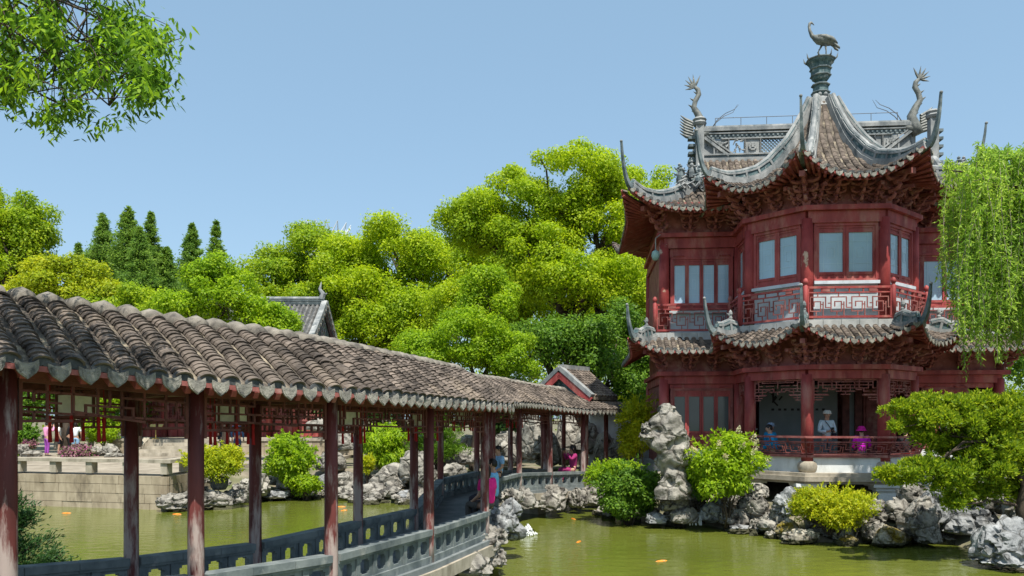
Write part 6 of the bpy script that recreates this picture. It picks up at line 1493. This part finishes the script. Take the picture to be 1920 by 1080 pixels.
def person(label, loc, facing, shirt, trousers, pose='stand', h=1.65, hair='short', hat=None, sleeves='short', shorts=False, arms='down', lean=0, bag=None, group='people'):
    """facing: degrees, 0 looks towards the camera (-y), 90 looks to +x"""
    k = h / 1.7; t = empty('person', loc, R(facing)); tag(t, label, 'person', group); V = lambda x, y, z: Vector((x * k, y * k, z * k))
    sit = pose == 'sit'; hz = .93 if not sit else .1
    yl = -lean                                                     # forward lean of the chest
    pel = V(0, 0, hz); wst = V(0, yl * .35, hz + .17); che = V(0, yl * .8, hz + .38); nk = V(0, yl * 1.05, hz + .55); hb = V(0, yl * 1.1 - .02, hz + .62); hm = V(0, yl * 1.15 - .03, hz + .70); ht = V(0, yl * 1.15 - .02, hz + .79)
    leg = []; ft = []
    for s in (-1, 1):
        if not sit: hip, kn, an, toe = V(s * .09, 0, hz - .06), V(s * .1, -.02, .5), V(s * .1, .02, .08), V(s * .115, -.15, .03)
        else: hip, kn, an, toe = V(s * .09, -.04, hz), V(s * .12, -.44, hz + .02), V(s * .12, -.42, hz - .38), V(s * .13, -.58, hz - .44)
        leg.append((hip, kn, an, toe))
    arm = []
    for s in (-1, 1):
        sh = V(s * .18, yl * .9, hz + .48)
        if arms == 'down': el, wr, hd = V(s * .25, yl * .6 + .02, hz + .2), V(s * .25, yl * .4 - .08, hz - .04), V(s * .25, yl * .4 - .12, hz - .12)
        elif arms == 'phone': el, wr, hd = V(s * .26, yl * .7 - .02, hz + .2), V(s * .1, yl - .25, hz + .2), V(s * .04, yl - .31, hz + .22)
        elif arms == 'camera': el, wr, hd = V(s * .28, yl - .16, hz + .34), V(s * .13, yl - .28, hz + .6), V(s * .07, yl - .3, hz + .66)
        elif arms == 'lap': el, wr, hd = V(s * .25, yl * .6 - .02, hz + .22), V(s * .14, yl - .26, hz + .08), V(s * .1, yl - .33, hz + .06)
        arm.append((sh, el, wr, hd))
    ch = [[(pel, .11 * k, 'pel'), (wst, .1 * k, 'w'), (che, .12 * k, 'c'), (nk, .055 * k, 'n'), (hb, .066 * k, 'hb'), (hm, (.083 * k, .098 * k), 'hm'), (ht, .07 * k)], ['hm', (hm + V(0, -.1, -.03), .018 * k)]]
    for (hip, kn, an, toe) in leg: ch.append(['pel', (hip, .085 * k), (hip.lerp(kn, .5), .075 * k), (kn, .055 * k), (kn.lerp(an, .35), .05 * k), (an, .035 * k), (toe, .03 * k)])
    for (sh, el, wr, hd) in arm:
        ch.append(['c', (sh, .055 * k), (el, .042 * k), (wr, .027 * k), (hd, (.034 * k, .024 * k))]); d = (hd - wr).normalized(); sd_ = d.cross(Vector((0, 1, 0)) if abs(d.y) < .8 else Vector((0, 0, 1))).normalized()
        for f in range(4): b0 = hd + sd_ * (f - 1.5) * .017 * k; L_ = (.05, .06, .056, .042)[f] * k; ch.append([(b0 - d * .01, .0085 * k), (b0 + d * L_ * .6, .008 * k), (b0 + d * L_ + V(0, -.012, 0), .0065 * k)])
        ch.append([(wr.lerp(hd, .5) + sd_ * .015 * k, .009 * k), (hd + sd_ * .042 * k, .0085 * k), (hd + sd_ * .045 * k + d * .025 * k, .007 * k)])
    skin_obj('body', ch, M['skin'], t)
    e = .018 * k
    ch = [[(pel + V(0, 0, .0), .135 * k, 'p'), (wst, .13 * k), (che, .155 * k, 'c'), (nk - V(0, 0, .04), .088 * k)]]
    for (sh, el, wr, hd) in arm:
        c_ = ['c', (sh, .085 * k)]
        c_ += [(sh.lerp(el, .75), .066 * k)] if sleeves == 'short' else [(el, .056 * k), (el.lerp(wr, .9), .042 * k)]
        ch.append(c_)
    skin_obj('shirt', ch, cloth(shirt), t)
    ch = [[(pel + V(0, 0, .04), .134 * k, 'p'), (pel - V(0, 0, .03), .13 * k, 'q')]]
    for (hip, kn, an, toe) in leg:
        c_ = ['q', (hip, .1 * k), (hip.lerp(kn, .6), .085 * k)]
        if not shorts: c_ += [(kn, .07 * k), (kn.lerp(an, .5), .06 * k), (kn.lerp(an, .92), .05 * k)]
        else: c_ += [(hip.lerp(kn, .85), .08 * k)]
        ch.append(c_)
    skin_obj('trousers', ch, cloth(trousers), t)
    for (hip, kn, an, toe) in leg: skin_obj('shoe', [[(an + V(0, .04, -.04), .042 * k), (an.lerp(toe, .6) + V(0, 0, -.01), .042 * k), (toe, .036 * k)]], cloth((.06, .06, .07)), t, 1)
    # hair: cap of the skull, longer at the back where the hair is long
    mb = MB(); n1, n2 = 14, 9; hc = hm + V(0, .012, .012); vs = []
    for i in range(n2):
        for j in range(n1):
            a = 2 * math.pi * j / n1; back = (1 + math.sin(a)) / 2; mx = (.42 + .3 * back) if hair == 'short' else (.44 + .42 * back); th = math.pi * mx * i / (n2 - 1); r = (.1 + .004 * math.sin(5 * a)) * k; ext = -.16 * k * back * (i / (n2 - 1)) ** 3 if hair == 'long' else 0
            vs.append(hc + Vector((r * .93 * math.sin(th) * math.cos(a), r * 1.1 * math.sin(th) * math.sin(a), r * 1.12 * math.cos(th) + ext)))
    mb.add(vs, [(i * n1 + j, i * n1 + (j + 1) % n1, (i + 1) * n1 + (j + 1) % n1, (i + 1) * n1 + j) for i in range(n2 - 1) for j in range(n1)]); mb.build('hair', M['hair'] if hair != 'grey' else cloth((.3, .3, .3)), t, True)
    for s in (-1, 1):
        mb = MB(); mb.lathe(hm + V(s * .034, -.088, .012), [(.002, -.008), (.009, 0), (.002, .008)], 6); mb.build('eye', M['hair'], t)
        mb = MB(); mb.tube([hm + V(s * .085, .01, -.03), hm + V(s * .094, .012, .0), hm + V(s * .088, .015, .025)], [.008 * k, .013 * k, .008 * k], 6); mb.build('ear', M['skin'], t)
    mb = MB(); mb.tube([hm + V(-.025, -.088, -.055), hm + V(0, -.094, -.057), hm + V(.025, -.088, -.055)], .006 * k, 5); mb.build('mouth', cloth((.35, .12, .1)), t)
    if hat:
        kind, c = hat; mb = MB(); hc = hm + V(0, .005, .03); mb.lathe(hc, [(.112 * k, -.01), (.118 * k, .02), (.11 * k, .07), (.07 * k, .105), (.01, .115 * k)], 14)
        if kind == 'brim': mb.lathe(hc, [(.112 * k, .015), (.165 * k, -.03), (.165 * k, -.022), (.112 * k, .03)], 16)
        else: mb.prism([hc + V(x, y, .0) for x, y in ((-.08, -.08), (-.07, -.16), (0, -.19), (.07, -.16), (.08, -.08))], (0, 0, .012))
        mb.build('hat', cloth(c), t, True)
    if bag:
        mb = MB(); mb.tube([V(-.13, yl - .13, hz + .52), V(.0, yl - .16, hz + .35), V(.15, yl - .12, hz + .12)], .012 * k, 5); mb.box(V(.2, yl * .5, hz + .05), (.12 * k, .2 * k, .18 * k)); mb.build('shoulder_bag', cloth(bag), t)
    if arms in ('phone', 'camera'):
        mb = MB(); p = (arm[0][3] + arm[1][3]) / 2 + V(0, -.03, .03); mb.box(p, (.085, .02, .14) if arms == 'phone' else (.14, .06, .09)); mb.build('phone' if arms == 'phone' else 'camera', M['ink'], t)
    return t
def on_floor(px, d, z): return ((px - 960) / 1500 * d, d, z)
PG, CG, TG = 'people in the pavilion', 'people on the corridor', 'people on the terrace'
person('person in pale blue shirt and white cap standing behind the pavilion rail', on_floor(1550, 23.0, 1.46), 8, (.55, .68, .78), (.12, .12, .14), 'stand', 1.62, 'short', ('cap', (.78, .78, .76)), 'long', arms='phone', bag=(.03, .03, .05), group=PG)
person('person in bright blue jacket leaning on the pavilion bench rail', on_floor(1452, 23.1, 1.86), -100, (.02, .3, .6), (.1, .1, .12), 'sit', 1.62, 'short', None, 'long', arms='lap', lean=.12, group=PG)
person('person with dull blue cap seated beside the bright blue jacket', on_floor(1444, 23.6, 1.9), 30, (.03, .28, .55), (.1, .1, .12), 'sit', 1.6, 'short', ('cap', (.25, .33, .45)), 'long', arms='lap', group=PG)
person('person in magenta jacket and magenta brimmed hat on the pavilion bench', on_floor(1616, 22.25, 1.86), 165, (.62, .02, .55), (.08, .06, .1), 'sit', 1.5, 'short', ('brim', (.6, .02, .3)), 'long', arms='lap', lean=.06, group=PG)
person('person in pale blue with white cap behind the left pavilion column', on_floor(1409, 23.9, 1.8), 40, (.5, .66, .75), (.1, .1, .12), 'sit', 1.6, 'short', ('cap', (.75, .78, .8)), 'short', arms='lap', group=PG)
person('person in black and red top behind the podocarp at the pavilion rail', on_floor(1698, 22.8, 1.82), 170, (.03, .03, .035), (.4, .02, .02), 'sit', 1.55, 'short', None, 'long', arms='lap', group=PG)
person('woman in hot pink shirt sitting on the corridor railing', (near[6].x + .07, near[6].y + .34, 1.17), -125, (.78, .03, .25), (.09, .085, .08), 'sit', 1.62, 'long', None, 'short', arms='lap', lean=.05, group=CG)
person('person in light blue shirt seated behind the woman in pink', (near[7].x + .12, near[7].y - 1.3, 1.2), -100, (.2, .5, .8), (.04, .04, .05), 'sit', 1.66, 'short', None, 'long', arms='lap', group=CG)
person('person in dark clothes seated on the rail at the corridor bend', (near[8].x + .15, near[8].y + .5, 1.33), -60, (.25, .45, .7), (.03, .03, .035), 'sit', 1.6, 'short', None, 'short', arms='lap', group=CG)
person('woman in purple-red dress sitting at the far corridor bend', (1.95, 25.5, 1.18), -75, (.3, .03, .13), (.28, .03, .12), 'sit', 1.62, 'long', None, 'long', arms='camera', group=CG)
TZ = 1.1
person('person in pink jacket and purple trousers photographing on the terrace', on_floor(88, 38.6, TZ), 150, (.75, .3, .5), (.3, .07, .36), 'stand', 1.6, 'short', None, 'long', arms='camera', bag=(.05, .05, .06), group=TG)
person('person in white shirt and dark shorts on the terrace', on_floor(110, 39.2, TZ), 120, (.75, .76, .76), (.03, .03, .04), 'stand', 1.6, 'long', None, 'short', shorts=True, group=TG)
person('person all in black on the terrace', on_floor(127, 39.8, TZ), 170, (.02, .02, .022), (.02, .02, .022), 'stand', 1.66, 'short', None, 'short', group=TG)
person('person in white top and light blue shorts on the terrace', on_floor(142, 39.4, TZ), 200, (.7, .74, .78), (.3, .5, .72), 'stand', 1.6, 'long', None, 'short', shorts=True, group=TG)
person('person with bright blue cap beside the terrace tree', on_floor(170, 40.2, TZ), 170, (.35, .3, .24), (.3, .25, .18), 'stand', 1.62, 'short', ('cap', (.05, .35, .8)), 'short', group=TG)
person('person in grey top at the left edge of the terrace', on_floor(22, 38.8, TZ), 90, (.2, .26, .3), (.03, .03, .04), 'stand', 1.62, 'short', None, 'short', shorts=True, group=TG)
person('person in black top with shoulder strap by the platform steps', on_floor(419, 36.8, TZ), 175, (.025, .025, .03), (.1, .1, .12), 'stand', 1.62, 'grey', None, 'short', bag=(.03, .03, .03), group=TG)
person('person in denim shirt and dark cap by the platform steps', on_floor(445, 36.4, TZ), 185, (.07, .14, .26), (.06, .09, .16), 'stand', 1.72, 'short', ('cap', (.03, .03, .04)), 'long', group=TG)
